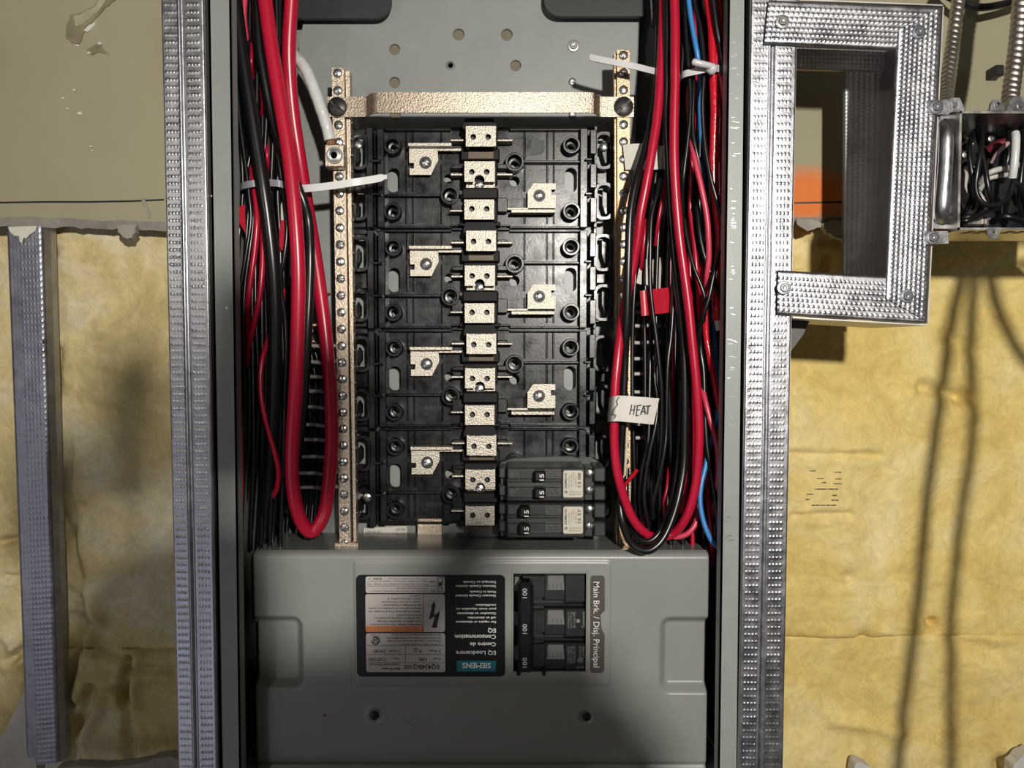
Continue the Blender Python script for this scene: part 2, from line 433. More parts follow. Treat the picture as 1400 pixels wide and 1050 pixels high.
batt('insulation_batt', 'yellow glass wool batt left of the grey panel, upper piece under the torn board edge', 62, 430, 296, 893, .150, .205, insL, 1.3, slope=16,
     creases=((75, 650, 110, 830, 8, .006), (100, 850, 135, 870, 10, .006), (110, 690, 90, 760, 9, .005), (80, 480, 70, 620, 6, .004), (100, 800, 135, 850, 8, -.006)),
     pits=((70, 345, 10, .006), (200, 700, 70, .006), (130, 880, 8, .006)), edge=.006)
batt('insulation_batt', 'crumpled yellow glass wool piece low between the loose stud and the panel', 79, 430, 889, 1140, .198, .208, insL, 4.1, slope=5,
     creases=((105, 892, 95, 960, 6, .010), (130, 935, 105, 1000, 6, .010), (178, 900, 170, 960, 5, .010), (165, 940, 182, 1040, 6, .010), (102, 960, 104, 1050, 7, .008), (135, 890, 180, 900, 4, .006), (180, 915, 240, 918, 5, .006)),
     pits=((135, 920, 26, -.010), (140, 985, 20, .010)), edge=.008)
batt('insulation_batt', 'sliver of yellow glass wool at the far left edge behind the loose stud', -140, 30, 306, 1140, .165, .218, insL, 7.7,
     creases=((-5, 745, 24, 738, 5, .006), (5, 790, 28, 792, 5, .005), (10, 905, 30, 890, 5, .010), (0, 870, 20, 890, 10, -.004)), edge=.004)
bR = batt('insulation_batt', 'tall yellow glass wool batt with faint black print right of the panel', 860, 1600, 300, 872, .150, .165, insR, 2.2,
     creases=((1260, 530, 1330, 545, 9, .006), (1080, 620, 1200, 622, 5, .003), (1085, 705, 1160, 702, 4, .003), (1290, 458, 1330, 480, 10, .004), (1130, 350, 1120, 390, 5, .007), (1150, 410, 1200, 425, 14, -.006)),
     pits=((1314, 548, 9, .006), (1275, 853, 7, .014), (1160, 790, 10, .006), (1180, 870, 10, .005), (1145, 330, 8, .008), (1128, 328, 8, .008), (1108, 320, 9, -.008)), edge=.004)
batt('insulation_batt', 'lower yellow glass wool batt beneath the horizontal seam right of the panel', 860, 1600, 866, 1140, .163, .170, insR, 9.4,
     creases=((1300, 872, 1360, 890, 12, .005), (1140, 985, 1230, 1000, 10, -.004)), pits=((1375, 1050, 14, .012),), edge=.006)
# faint factory print on the right batt
pm = MB()
bco = np.empty(len(bR.data.vertices) * 3, dtype=np.float32); bR.data.vertices.foreach_get('co', bco); bco = bco.reshape(-1, 3) + np.array(bR.location)
def on_batt(px, py):
    p = P(px, py, .150)
    for _ in range(3): p = P(px, py, float(bco[np.argmin((bco[:, 0] - p.x) ** 2 + (bco[:, 2] - p.z) ** 2), 1]))
    return p
for x0, x1, y in ((1107, 1117, 643.5), (1141, 1150, 645.5), (1117, 1126, 654), (1142, 1152, 654.5), (1123, 1130, 659.5), (1139, 1151, 661), (1113, 1147, 668.5), (1103, 1113, 675.5), (1138, 1146, 677), (1102, 1110, 682.5), (1137, 1146, 683.5), (1110, 1143, 690.5)):
    for k in range(int((x1 - x0) / 3)):
        c = on_batt(x0 + 3 * k + 1.2, y); hw = M(random.choice((1.0, 1.6)), c.y); hh = M(random.choice((.5, .8)), c.y)
        pm.box(c.x - hw, c.x + hw, c.y - .0010, c.y - .0007, c.z - hh, c.z + hh)
pm.build('printed_mark', mat('faded_print', (.10, .08, .05), .8), bR)['kind'] = 'stuff'
# scraps of white board showing at the bottom corners
for nm, lb, px, yy in (('drywall_scrap', 'pale torn drywall scrap at the lower left corner beside the loose stud', [(-20, 1040), (0, 1010), (8, 1000), (14, 985), (22, 968), (33, 945), (46, 930), (50, 1062), (-20, 1062)], .185),
                       ('drywall_scrap', 'small white drywall scrap under the lower right batt, left one', [(1168, 1047), (1171, 1043), (1178, 1042), (1183, 1046), (1190, 1049), (1200, 1064), (1166, 1064)], .150),
                       ('drywall_scrap', 'small white drywall scrap at the lower right corner of the picture', [(1386, 1046), (1392, 1040), (1398, 1033), (1412, 1026), (1415, 1064), (1384, 1064)], .150),
                       ('drywall_scrap', 'crumbly brown gypsum debris along the bottom between stud and panel', [(78, 1050), (100, 1048), (140, 1049), (170, 1047), (200, 1042), (214, 1036), (232, 1034), (250, 1040), (252, 1066), (78, 1066)], .165)):
    q = MB(); rr = random.Random(len(lb)); out = []
    for i in range(len(px)):
        x0, y0 = px[i]; x1, y1 = px[(i + 1) % len(px)]
        for k in range(4): out.append((x0 + (x1 - x0) * k / 4 + rr.uniform(-.8, .8), y0 + (y1 - y0) * k / 4 + rr.uniform(-.8, .8)))
    q.ppoly(out, yy, yy + .012); q.thing(nm, dried if 'brown' in lb else gyp, lb, 'drywall', smooth=0)

# ------------------------------------------------------------------ dimpled steel studs
def flange(name, TL, TR, BR, BL, res, hfun, mat_, parent, wmm=None):
    # hfun(a, b) -> height in metres towards the viewer, a across / b along in metres
    TL, TR, BR, BL = map(Vector, (TL, TR, BR, BL))
    W = ((TR - TL).length + (BR - BL).length) / 2; L = ((BL - TL).length + (BR - TR).length) / 2
    nu = int(W / res) + 2; nv = int(L / res) + 2
    u = np.linspace(0, 1, nu)[None, :, None]; t = np.linspace(0, 1, nv)[:, None, None]
    co = (np.array(TL) * (1 - u) * (1 - t) + np.array(TR) * u * (1 - t) + np.array(BR) * u * t + np.array(BL) * (1 - u) * t)
    A = (np.linspace(0, 1, nu) * W)[None, :] * np.ones((nv, 1)); B = (np.linspace(0, 1, nv) * L)[:, None] * np.ones((1, nu))
    h = hfun(A, B, W, L); nrm = (TR - TL).cross(BL - TL).normalized()
    if nrm.y > 0: nrm = -nrm
    co = co + h[:, :, None] * np.array(nrm)[None, None, :]
    return grid_obj(name, co.reshape(-1, 3), nu, nv, mat_, parent)
def dimples(A, B, a0, pitch_a, na, pitch_b, r, dep, seed=0, wear=0.0, b0=0.0):
    ia = np.round((A - a0) / pitch_a); ib = np.round((B - b0) / pitch_b)
    ok = (ia >= 0) & (ia < na)
    d2 = (A - a0 - ia * pitch_a) ** 2 + (B - b0 - ib * pitch_b) ** 2
    k = np.ones_like(A)
    if wear:
        hsh = np.sin(ib * 12.9898 + seed * 3.1) * 43758.5453; hsh = hsh - np.floor(hsh)
        sl = np.sin(ib * .11 + seed) * .5 + .5
        hs2 = np.sin(ib * 78.233 + ia * 37.7 + seed) * 43758.5453; hs2 = hs2 - np.floor(hs2)
        k = np.clip(1.15 - wear * (sl * .7 + hsh * .5 + hs2 * .4), .12, 1)
    return np.where(ok, dep * k * np.exp(-(d2 / (r * r)) ** 1.3), 0)
def edge_round(A, W, r=.0014):
    e = np.minimum(A, W - A); return np.where(e < r, -(r - np.sqrt(np.clip(r * r - (r - e) ** 2, 0, None))), 0)
def stud_h(seed, wear):
    def h(A, B, W, L):
        g = -.0011 * np.exp(-((A - W * .49) / .0011) ** 4) + .0006 * np.exp(-((A - W * .42) / .0009) ** 2)
        g += dimples(A, B, W * .11, W * .077, 4, .00485, .00078, .00042, seed, wear)
        g += dimples(A, B, W * .62, W * .077, 4, .00485, .00078, .00042, seed + 2, wear)
        g += .00012 * np.sin(B * 21 + seed) + .00010 * np.sin(A * 300 + B * 9)
        return g + edge_round(A, W)
    return h
def stud(name, label, TL, TR, BR, BL, seed, wear, web_left, mt, depth=.088):
    r = root(name, label, 'stud', (Vector(BL) + Vector(BR)) / 2)
    flange('flange', TL, TR, BR, BL, .00042, stud_h(seed, wear), mt, r)
    q = MB(); a, b = (TL, BL) if web_left else (TR, BR)
    s = .0008 if web_left else -.0008
    q.add([(a[0], a[1] + .0012, a[2]), (a[0] + s, a[1] + .0012, a[2]), (a[0] + s, a[1] + depth, a[2]), (a[0], a[1] + depth, a[2]),
           (b[0], b[1] + .0012, b[2]), (b[0] + s, b[1] + .0012, b[2]), (b[0] + s, b[1] + depth, b[2]), (b[0], b[1] + depth, b[2])],
          [(0, 1, 2, 3), (4, 7, 6, 5), (0, 4, 5, 1), (1, 5, 6, 2), (2, 6, 7, 3), (3, 7, 4, 0)])
    q.build('web', galv_dark, r, 0)
    q = MB(); o1, o2 = (TR, BR) if web_left else (TL, BL)          # returned lip on the open side
    s = -.0008 if web_left else .0008
    q.add([(o1[0], o1[1] + .0012, o1[2]), (o1[0] + s, o1[1] + .0012, o1[2]), (o1[0] + s, o1[1] + .008, o1[2]), (o1[0], o1[1] + .008, o1[2]),
           (o2[0], o2[1] + .0012, o2[2]), (o2[0] + s, o2[1] + .0012, o2[2]), (o2[0] + s, o2[1] + .008, o2[2]), (o2[0], o2[1] + .008, o2[2])],
          [(0, 1, 2, 3), (4, 7, 6, 5), (0, 4, 5, 1), (1, 5, 6, 2), (2, 6, 7, 3), (3, 7, 4, 0)])
    q.build('lip', galv_dark, r, 0)
    return r
stud('metal_stud', 'dimpled galvanised steel stud along the left edge of the grey panel box',
     P(216.3, -140, 0), P(275.8, -140, 0), P(298, 1075, 0), P(243.5, 1075, 0), 1, .55, False, galv)
stud('metal_stud', 'bright dimpled steel stud along the right edge of the panel, carrying the open frame',
     P(1028.8, -140, 0), P(1093.8, -140, 0), P(1070.5, 1075, 0), P(1009.5, 1075, 0), 5, .6, True, galv)
def loose_h(A, B, W, L):
    g = dimples(A, B, W * .42, W * .10, 6, .0050, .0010, .0004, 3, .5)
    g += dimples(A, B, W * .12, W * .10, 3, .0050, .0010, .00018, 4, 1.0)
    return g + edge_round(A, W, .0035)
ls = root('metal_stud', 'loose grey stud leaning back over the insulation at the far left, screw holes low down', 'stud', P(58, 1050, .155))
lt, lb_ = .128, .186
flange('flange', P(7, 310, lt), P(57, 309, lt), P(80, 1043, lb_), P(35, 1048, lb_), .0006, loose_h, galv_dull, ls)
q = MB()
for (px, py) in ((38.5, 921), (60.5, 920), (58.5, 467)):
    yy = lt + (lb_ - lt) * (py - 310) / 735 - .0012
    c = P(px, py, yy); q.lathe(c, [(.0022, .0004), (.0019, -.0001), (.0012, .0001), (.0009, .0006)], 12, cap=False); q.lathe((c.x, c.y + .0003, c.z), [(.0014, 0), (.0014, .0006)], 12, mi=1)
q.build_each('screw_hole', [galv_dull, ink], ls)
q = MB(); a, b_ = P(57, 309, lt), P(80, 1043, lb_)
a = a + Vector((0, .002, 0)); b_ = b_ + Vector((0, .002, 0))
q.add([a, a + Vector((.0025, .006, 0)), a + Vector((.0025, .014, 0)), b_, b_ + Vector((.0025, .006, 0)), b_ + Vector((.0025, .014, 0))], [(0, 1, 4, 3), (1, 2, 5, 4)])
q.build('side_lip', galv_dull, ls, 0)
q = MB(); q.ppoly([(11, 310), (50, 309), (48, 316), (40, 321), (36, 326), (32, 325), (30, 332), (27, 331), (26, 323), (19, 322), (13, 316)], lt - .0009, lt - .0003)
q.build('plaster_drip', smw, ls, 0)
# ------------------------------------------------------------------ panel box
box = root('panel_box', 'grey steel electrical panel box, open, its flange framing all the wiring', 'panel box', (0, 0, P(650, 1070, 0).z))
rlip = mat('grey_enamel_scuffed', (.245, .265, .25), .38, 0, .05, 40, .05, 900)
TOPZ, BOTZ = .37, P(650, 1085, 0).z
def quadbox(mb, tl, tr, br, bl, yb):
    mb.prism([tl, tr, br, bl], yb)
lipy = .004
for nm, (a, b, c, d) in (('side_flange', ((282.3, -140), (314.2, -140), (330, 1090), (302.5, 1090))), ('side_flange', ((997.3, -140), (1022, -140), (1009, 1090), (981, 1090)))):
    q = MB(); quadbox(q, P(*a, lipy), P(*b, lipy), P(*c, lipy), P(*d, lipy), lipy + .0016)
    left = a[0] < 700
    ie0, ie1 = (P(*b, lipy), P(*c, lipy)) if left else (P(*a, lipy), P(*d, lipy))     # inner return edge
    s = -.0014 if left else .0014
    q.prism([ie0, (ie0[0] + s, ie0[1], ie0[2]), (ie1[0] + s, ie1[1], ie1[2]), ie1], lipy + .010)
    oe0, oe1 = (P(*a, lipy), P(*d, lipy)) if left else (P(*b, lipy), P(*c, lipy))
    q.prism([oe0, (oe0[0] - s, oe0[1], oe0[2]), (oe1[0] - s, oe1[1], oe1[2]), oe1], lipy + .006)
    fl = q.build(nm, paint if left else rlip, box, 0)
    # side wall, straight back from the outer edge
    w_ = MB(); w_.prism([oe0 + Vector((0, .004, 0)), Vector((oe0[0] - 1.3 * s, oe0[1] + .004, oe0[2])), Vector((oe1[0] - 1.3 * s, oe1[1] + .004, oe1[2])), oe1 + Vector((0, .004, 0))], .106)
    w_.build('side_wall', paint, box, 0)
    if not left:     # bright scuffs and scratches worn through the enamel
        k = MB(); rr = random.Random(5)
        for i in range(70):
            t = rr.random() ** .9; py = -10 + 760 * t + rr.uniform(-3, 3); cx = 1006 - py * .012 + rr.gauss(0, 2.2); ln = rr.uniform(1.5, 7) * (1 if rr.random() < .8 else 1.8)
            c = P(cx, py, lipy); hw = M(ln / 2, lipy); hh = M(rr.uniform(.25, .7), lipy); sk = rr.uniform(-.3, .1) * hw
            k.add([(c.x - hw, lipy - .00012, c.z - hh - sk), (c.x + hw, lipy - .00012, c.z - hh + sk), (c.x + hw, lipy - .00012, c.z + hh + sk), (c.x - hw, lipy - .00012, c.z + hh - sk)], [(0, 1, 2, 3)])
        k.build('scratch', steel, fl, 0)['kind'] = 'stuff'
    else:
        k = MB(); rr = random.Random(9)
        for (px, py, r) in ((289, 268, 1.2), (310, 421, 1.6), (312, 422, .8)): k.lathe(P(px, py, lipy), [(M(r, 0), -.0002), (M(r, 0), .0002)], 8)
        k.build_each('paint_fleck', galv_dull, fl, 0)
xl, xr = P(288, 500, 0).x, P(1016, 500, 0).x
backm = mat('grey_enamel_back', (.20, .21, .20), .45, 0, .05, 40)
q = MB(); q.box(xl, xr, .104, .106, BOTZ, TOPZ, 0); q.build('back_panel', backm, box, 0)
q = MB(); q.box(xl, xr, lipy, .106, TOPZ, TOPZ + .0015, 0); q.build('top_wall', paint, box, 0)
q = MB(); q.box(xl, xr, .010, .106, BOTZ - .0015, BOTZ, 0); q.build('bottom_wall', paint, box, 0)
# little dome of a rivet on the dark inner left wall
q = MB(); c = P(331, 868, .02); q.lathe((c.x, .05, c.z), [(.0001, -.001), (.0018, -.0004), (.0022, .0008)], 12); q.build('rivet', steel, box)
# sheet steel mounting pan with its notched top and punched holes
PY = .092
out = []
def arc(cx, cy, r, a0, a1, n=6):
    return [(cx + r * math.cos(math.radians(a0 + (a1 - a0) * i / n)), cy + r * math.sin(math.radians(a0 + (a1 - a0) * i / n))) for i in range(n + 1)]
pts = [(413, 740), (404, 205), (409, 60), (416, 25)] + arc(514, 7, 18, 90, 0) + [(534, -75), (741, -75)] + arc(761, 4, 18, 180, 90) + [(874.5, 22), (868, 205), (868, 740)]
outer = [(P(x, y, PY).x, P(x, y, PY).z) for x, y in pts]
holes = [circ(*h) for h in ((627, 47, PY, 7.5), (693, 47.5, PY, 7.5), (539.5, 67.5, PY, 7), (539.5, 112.5, PY, 7), (540.5, 157, PY, 7), (705, 89.5, PY, 7), (616, 89.5, PY, 3.6))]
q = MB(); q.plate(outer, holes, PY, PY + .0016)
pan = q.build('mounting_pan', paint, box, 20)
q = MB()
for (x, y, r) in ((627, 47, 7.5), (693, 47.5, 7.5), (539.5, 67.5, 7), (539.5, 112.5, 7), (540.5, 157, 7), (705, 89.5, 7)):
    r_ = M(r, PY); q.lathe(P(x, y, PY), [(r_ * 1.12, .0001), (r_ * 1.06, -.0003), (r_, -.0001), (r_ * .98, .002)], 20, cap=False)
r_ = M(4, PY); q.lathe(P(616, 89.5, PY), [(r_ * 1.7, .0001), (r_ * 1.4, -.0006), (r_, -.0012), (r_ * .8, .001)], 20, cap=False)
q.build_each('hole_rim', paint, pan)
q = MB()
for (x, y) in ((627, 47), (693, 47.5), (705, 89.5), (539.5, 67.5), (539.5, 112.5), (540.5, 157)):
    c = P(x, y, PY); q.box(c.x - .0075, c.x + .0075, PY + .0022, PY + .0028, c.z - .0075, c.z + .0075)
q.build_each('hole_backing', mat('brown_board_seen_through', (.16, .145, .10), .9), pan, 0)
# plain zinc screws in the pan
def screw_mesh(name, r, m_head, style='slot', h=.0016):
    q = MB(); n = 14
    if style == 'slot':
        q.lathe((0, 0, 0), [(r * 1.08, 0.0002), (r * 1.08, -h * .12)], n, mi=1)
        for sg in (1, -1):      # two half discs, leaving the slot open between them
            pp = []; hw = r * .15
            a0 = math.asin(.15 / .96)
            for i in range(9):
                a = a0 + (math.pi - 2 * a0) * i / 8; pp.append((r * .96 * math.cos(a), -h, sg * r * .96 * math.sin(a)))
            m_ = len(pp); top_ = [(p[0] * .62, -h, p[2] * .62 if abs(p[2]) > hw * 1.6 else p[2]) for p in pp]; mid_ = [(p[0], -h * .62, p[2]) for p in pp]; low_ = [(p[0], -h * .05, p[2]) for p in pp]
            q.add(top_ + mid_ + low_, [tuple(range(m_))] + [(k * m_ + i, k * m_ + (i + 1) % m_, (k + 1) * m_ + (i + 1) % m_, (k + 1) * m_ + i) for k in (0, 1) for i in range(m_)])
        q.box(-r * .30, r * .30, -h * .55, -h * .1, -r * .15, r * .15)
    elif style == 'washer':
        q.lathe((0, 0, 0), [(r, 0), (r, -h * .3), (r * .92, -h * .45), (r * .62, -h * .5), (r * .60, -h), (r * .50, -h * 1.25), (r * .34, -h * 1.25), (r * .26, -h * .7), (0.00001, -h * .6)], 16)
    elif style == 'pan':
        q.lathe((0, 0, 0), [(r, 0), (r * .98, -h * .5), (r * .8, -h), (r * .45, -h * 1.15), (r * .42, -h * .6), (.00001, -h * .5)], n)
        q.box(-r * .42, r * .42, -h * .9, -h * .4, -r * .1, r * .1)
    return q.mesh(name, m_head, (0, 0, 0), 30)
slotdark = mat('screw_slot', (.03, .028, .025), .6)
S_neu = screw_mesh('terminal_screw', .0031, [steel, slotdark])
S_bus = screw_mesh('bus_screw', .0033, [steel, slotdark])
S_was = screw_mesh('washer_screw', .0046, steel, 'washer')
S_zinc = screw_mesh('washer_screw_grey', .0046, mat('zinc_screw_grey', (.42, .43, .45), .32, 1), 'washer')
S_blk = screw_mesh('strap_screw', .0068, [dksteel, slotdark], 'slot', .003)
S_pan = screw_mesh('pan_screw', .0030, steel, 'pan')
part_copy(S_was, 'pan_screw', box, P(784, 63, PY - .0002))
part_copy(S_pan, 'pan_screw', box, P(782.5, 112, PY - .0002)); part_copy(S_pan, 'pan_screw', box, P(782.5, 157, PY - .0002))
# small factory label, tinned bus tails and a plate at the foot of the pan
q = MB(); q.ppoly([(497, 722), (556, 719), (557, 733), (520, 734), (512, 741), (496, 741)], PY - .006, PY - .0055)
fl = q.build('factory_label', paper, box, 0)

# ------------------------------------------------------------------ text
def text_verts(s, bold=0.0):
    cu = bpy.data.curves.new('t', 'FONT'); cu.body = s; cu.size = 1; cu.offset = bold; cu.resolution_u = 3
    o = bpy.data.objects.new('t', cu); C.objects.link(o)
    me = bpy.data.meshes.new_from_object(o.evaluated_get(bpy.context.evaluated_depsgraph_get()))
    v = [(x.co.x, x.co.y) for x in me.vertices]; f = [tuple(p.vertices) for p in me.polygons]
    bpy.data.objects.remove(o); bpy.data.curves.remove(cu); bpy.data.meshes.remove(me)
    return v, f
def put_text(mb, s, x0, y0, x1, y1, rot, y, bold=0.0, mi=0, full=False, slant=0.0):
    # lay the string into a pixel box; the box runs from descender-free baseline to cap height
    v, f = text_verts(s, bold)
    if not v: return
    if slant: v = [(a + slant * b, b) for a, b in v]
    ux0, ux1 = min(a for a, b in v), max(a for a, b in v); uy0, uy1 = (0.0, .72)
    if full: uy0, uy1 = min(b for a, b in v), max(b for a, b in v)
    out = []
    for a, b in v:
        u = (a - ux0) / (ux1 - ux0); h = (b - uy0) / (uy1 - uy0)
        if rot == 0: X, Y = x0 + u * (x1 - x0), y1 - h * (y1 - y0)
        elif rot == 180: X, Y = x1 - u * (x1 - x0), y0 + h * (y1 - y0)
        elif rot == 90: X, Y = x1 - h * (x1 - x0), y1 - u * (y1 - y0)
        else: X, Y = x0 + h * (x1 - x0), y0 + u * (y1 - y0)
        out.append(P(X, Y, y))
    mb.add(out, f, mi)
t = MB(); ly = PY - .0062
put_text(t, 'Cette étiq. Sur', 500, 725, 521, 728.5, 0, ly); put_text(t, '120 V240', 541, 722, 554, 725.5, 0, ly); put_text(t, 'EQ 3W', 538, 730, 556, 733, 0, ly, .02)
t.build('printed_text', ink, fl, 0)

# ------------------------------------------------------------------ bus modules
BY = .080
def xz(px, py, y): c = P(px, py, y); return (c.x, c.z)
def ovalpx(x0, y0, x1, y1, y): return rrect(x0, y0, x1, y1, y, min(x1 - x0, y1 - y0) / 2 - .01, 6)
MODZ = .0762
def module():
    r = root('bus_module', '', 'bus module', P(657, 312, BY))
    # base plate with its cut-outs
    top = [(500.5, 173.5), (510, 173.5), (511, 176), (616, 176), (622, 173), (690, 173), (698, 176), (795, 176), (806, 174), (816, 173)]
    bot = [(816, 311), (700, 312.2), (694, 309.5), (622, 309.5), (616, 312.2), (500.5, 312.2)]
    outer = [xz(x, y, BY) for x, y in top + bot]
    bosses = [(536.4, 198.6, 11.8), (536.4, 289, 11.8), (615, 266.6, 13), (781.5, 197.8, 12), (781.5, 288.4, 12), (703.8, 221.2, 13)]
    hl = [circ(x, y, BY, 7.4, 14) for x, y, rr in bosses]
    hl += [ovalpx(529.5, 229, 546, 263, BY), ovalpx(772, 229, 789, 263, BY), circ(613.5, 244, BY, 7, 14), circ(703.5, 247.5, BY, 7, 14)]
    q = MB(); q.plate(outer, hl, BY, BY + .003)
    for y0, y1 in ((175, 183), (229, 258), (299, 311)): q.pbox(479, y0, 501, y1, BY - .002, BY + .003, .0006)
    q.pbox(816, 229, 832, 251, BY, BY + .003, .0006)
    q.build('base', black, r, 25)
    # raised rims: top and bottom edges, cross ribs, long ridges
    q = MB()
    q.pbox(526, 175.5, 617, 178.3, BY - .005, BY + .001, .0004); q.pbox(617, 173.2, 634, 176, BY - .005, BY + .001, .0004)
    q.pbox(697, 175.5, 793, 178.3, BY - .005, BY + .001, .0004); q.pbox(680, 173.2, 697, 176, BY - .005, BY + .001, .0004)
    q.pbox(526, 309.0, 616, 311.8, BY - .005, BY + .001, .0004); q.pbox(697, 309.0, 793, 311.8, BY - .005, BY + .001, .0004)
    q.pbox(616, 306.6, 634, 309.4, BY - .004, BY + .001, .0004); q.pbox(681, 306.6, 698, 309.4, BY - .004, BY + .001, .0004)
    q.build_each('edge_rim', black, r)
    q = MB(); q.pbox(527, 264.8, 603, 268.4, BY - .006, BY + .001, .0005); q.build('rib', black, r)
    q = MB(); q.pbox(716, 219.2, 793, 222.6, BY - .006, BY + .001, .0005); q.build('rib', black, r)
    q = MB()
    for x in (554, 563, 602, 716, 747, 756):
        for y0, y1 in ((180, 218), (224, 262), (270, 306)): q.pbox(x, y0, x + 2.6, y1, BY - .0014, BY + .001, .0006)
    q.build_each('ridge', black, r)
    # hollow bosses
    for x, y, rr in bosses:
        q = MB(); c = P(x, y, BY - .010); R = M(rr, BY - .010); hh = .0
        q.lathe(c, [(R, .011), (R, .0006), (R * .94, 0), (R * .76, 0), (R * .70, .0006), (R * .64, .0085), (R * .42, .0088), (R * .40, .0128)], 24, cap=False)
        q.build('boss', black, r)
    # side rails
    for sg in (0, 1):
        q = MB()
        if sg == 0:
            q.pbox(500.5, 174, 510, 311, BY - .012, BY, .0006); q.pbox(515.5, 176, 525.5, 311, BY - .008, BY, .0006)
            for y in (219.6, 265): q.pbox(505, y - 1.8, 521, y + 1.8, BY - .013, BY - .001, .0006)
            for y0, y1 in ((181, 216), (224, 262), (269, 308)): q.pbox(511.6, y0, 513.4, y1, BY - .010, BY - .001, .0002)
        else:
            q.pbox(793, 175, 803.5, 311, BY - .008, BY, .0006)
            for y0, y1 in ((177, 210.7), (223.7, 257), (270, 304)): q.pbox(807, y0, 816, y1, BY - .015, BY, .0006)
            q.pbox(812, 172, 816.5, 311, BY - .010, BY, .0004)
            for y in (217.5, 264.5): q.pbox(800, y - 1.8, 810, y + 1.8, BY - .012, BY - .001, .0006)
        q.build('side_rail', black, r)
    # wire guide loops on both outer sides
    for (x0, y0, x1, y1, lf) in ((477.5, 181, 503, 231.5, 1), (477.5, 255.5, 503, 301, 1), (813, 180, 839, 231, 0), (813, 249.5, 839, 300, 0)):
        yy = BY - .012; q = MB()
        oo = rrect(x0, y0, x1, y1, yy, 10, 6); ii = rrect(x0 + 3.6, y0 + 3.6, x1 - 3.6, y1 - 3.6, yy, 8, 6)
        q.plate(oo, [ii], yy, BY + .001); q.build('wire_guide', black, r, 40)
        q = MB()
        if lf: q.ppoly([(488, y0 + 20), (491.5, y0 + 26), (491.5, y0 + 38), (488.5, y0 + 43), (485.5, y0 + 38), (485.5, y0 + 26)], BY - .004, BY + .002)
        else: q.ppoly([(824, y0 + 12), (832, y0 + 16), (834, y0 + 40), (828, y0 + 43), (824, y0 + 30)], BY - .001, BY + .003)
        q.build('guide_tongue', black, r, 0)
    # central insulating column between the phases
    q = MB()
    q.ppoly([(633, 172), (636, 161.5), (674, 161.5), (680, 172), (680, 176), (633, 176)], .060, BY)
    q.pbox(634, 174, 680, 203, .066, BY, .0008)
    q.pbox(630, 203, 683, 219, .070, BY, .0008); q.pbox(633, 219, 680, 249, .067, BY, .0008)
    q.pbox(632, 256.5, 681, 272, .061, BY, .001); q.pbox(633, 272, 680, 304, .067, BY, .0008); q.pbox(628, 303, 684, 309, .069, BY, .0006)
    q.build('phase_barrier', deepblk, r)
    q = MB()                                       # side shoulders of the barrier
    for y0, y1 in ((188, 194), (224, 231), (270, 290)):
        q.pbox(617, y0 + 1, 634, y1, BY - .009, BY, .0006); q.pbox(680, y0, 694, y1, BY - .009, BY, .0006)
    q.build_each('barrier_shoulder', black, r)
    q = MB(); q.pbox(640, 206, 675, 217, .0695, .072, .0003); q.build('barrier_insert', mat_brown, r, 0)
    # stabs
    for k, (x0, y0, x1, y1, hy) in enumerate(((637, 172.2, 678, 200.2, 187.2), (635, 220.6, 676.5, 248.5, 235), (635, 272.8, 675.5, 300, 285.6))):
        SY = .056; q = MB()
        loops = [circ(x0 + 10, hy, SY, 4.0, 12), circ(x0 + 30.5, hy, SY, 4.0, 12)]
        if k == 1:
            oo = [xz(*p_, SY) for p_ in ((x0, y0), (x1, y0), (x1, y1), (x0 + 27.5, y1))] + [xz(x0 + 20.5 + 7 * math.cos(a), 246 - 7.0 * math.sin(a), SY) for a in [i * math.pi / 8 for i in range(9)]] + [xz(x0 + 13.5, y1, SY), xz(x0, y1, SY)]
        else: oo = rrect(x0, y0, x1, y1, SY, .8, 2)
        q.plate(oo, loops, SY, SY + .0018)
        q.pbox(x0 + .3, y0 + .3, x0 + 3.3, y1 - .3, SY + .0016, .072); q.pbox(x1 - 3.3, y0 + .3, x1 - .3, y1 - .3, SY + .0016, .072)
        if k == 1: q.pbox(x0 + 2, 248, x1 + .5, 257, .0645, .066, .0002)
        st = q.build('stab', tinl, r, 30)
        q = MB(); q.pbox(x0 + 4, y0 + 4, x1 - 4, y1 - 3 if k != 1 else y0 + 22, SY + .006, SY + .007); q.build('stab_core', blackm, st, 0)
        if k == 1: part_copy(S_bus, 'stab_screw', st, P(655.5, 253, .0635), (0, .6, 0))
    # thin blades sticking out left and right of the stabs
    for x0, y0, x1, y1 in ((616, 190.2, 634, 193.2), (616, 237, 636, 240.2), (615, 286.8, 635, 289.6), (679, 190.4, 701, 193.4), (677, 237, 701, 240), ):
        q = MB(); q.pbox(x0, y0, x1, y1, .068, .078, .0003); q.build('blade', tinl, r)
    # left and right connector plates
    q = MB(); yy = .0725
    q.ppoly([(559.5, 202.6), (598, 202.6), (599, 219), (589, 239), (560, 239), (560, 230.2), (566, 230.2), (566, 222.8), (559.5, 222.8)], yy, yy + .0016)
    q.pbox(558, 195.2, 617.5, 199.8, .066, .076, .0002); q.pbox(598, 203, 632, 206.4, .0715, .0735, .0002)
    cp = q.build('connector_plate', tinl, r, 0)
    q = MB(); q.lathe(P(581.7, 222.4, yy - .0002), [(M(8.4, yy), 0), (M(8.4, yy), .0003)], 18); q.build('screw_well', blackm, cp)
    part_copy(S_bus, 'connector_screw', cp, P(581.7, 222.4, yy - .0004), (0, .4, 0))
    q = MB()
    q.ppoly([(729.5, 250.7), (760, 250.7), (760, 259), (754, 259), (754, 266.6), (760, 266.6), (760, 284.5), (721.5, 284.5), (721.5, 262)], yy, yy + .0016)
    q.pbox(699, 286.2, 759, 290.8, .066, .076, .0002); q.pbox(684, 283.8, 722, 287, .0715, .0735, .0002)
    cp = q.build('connector_plate', tinl, r, 0)
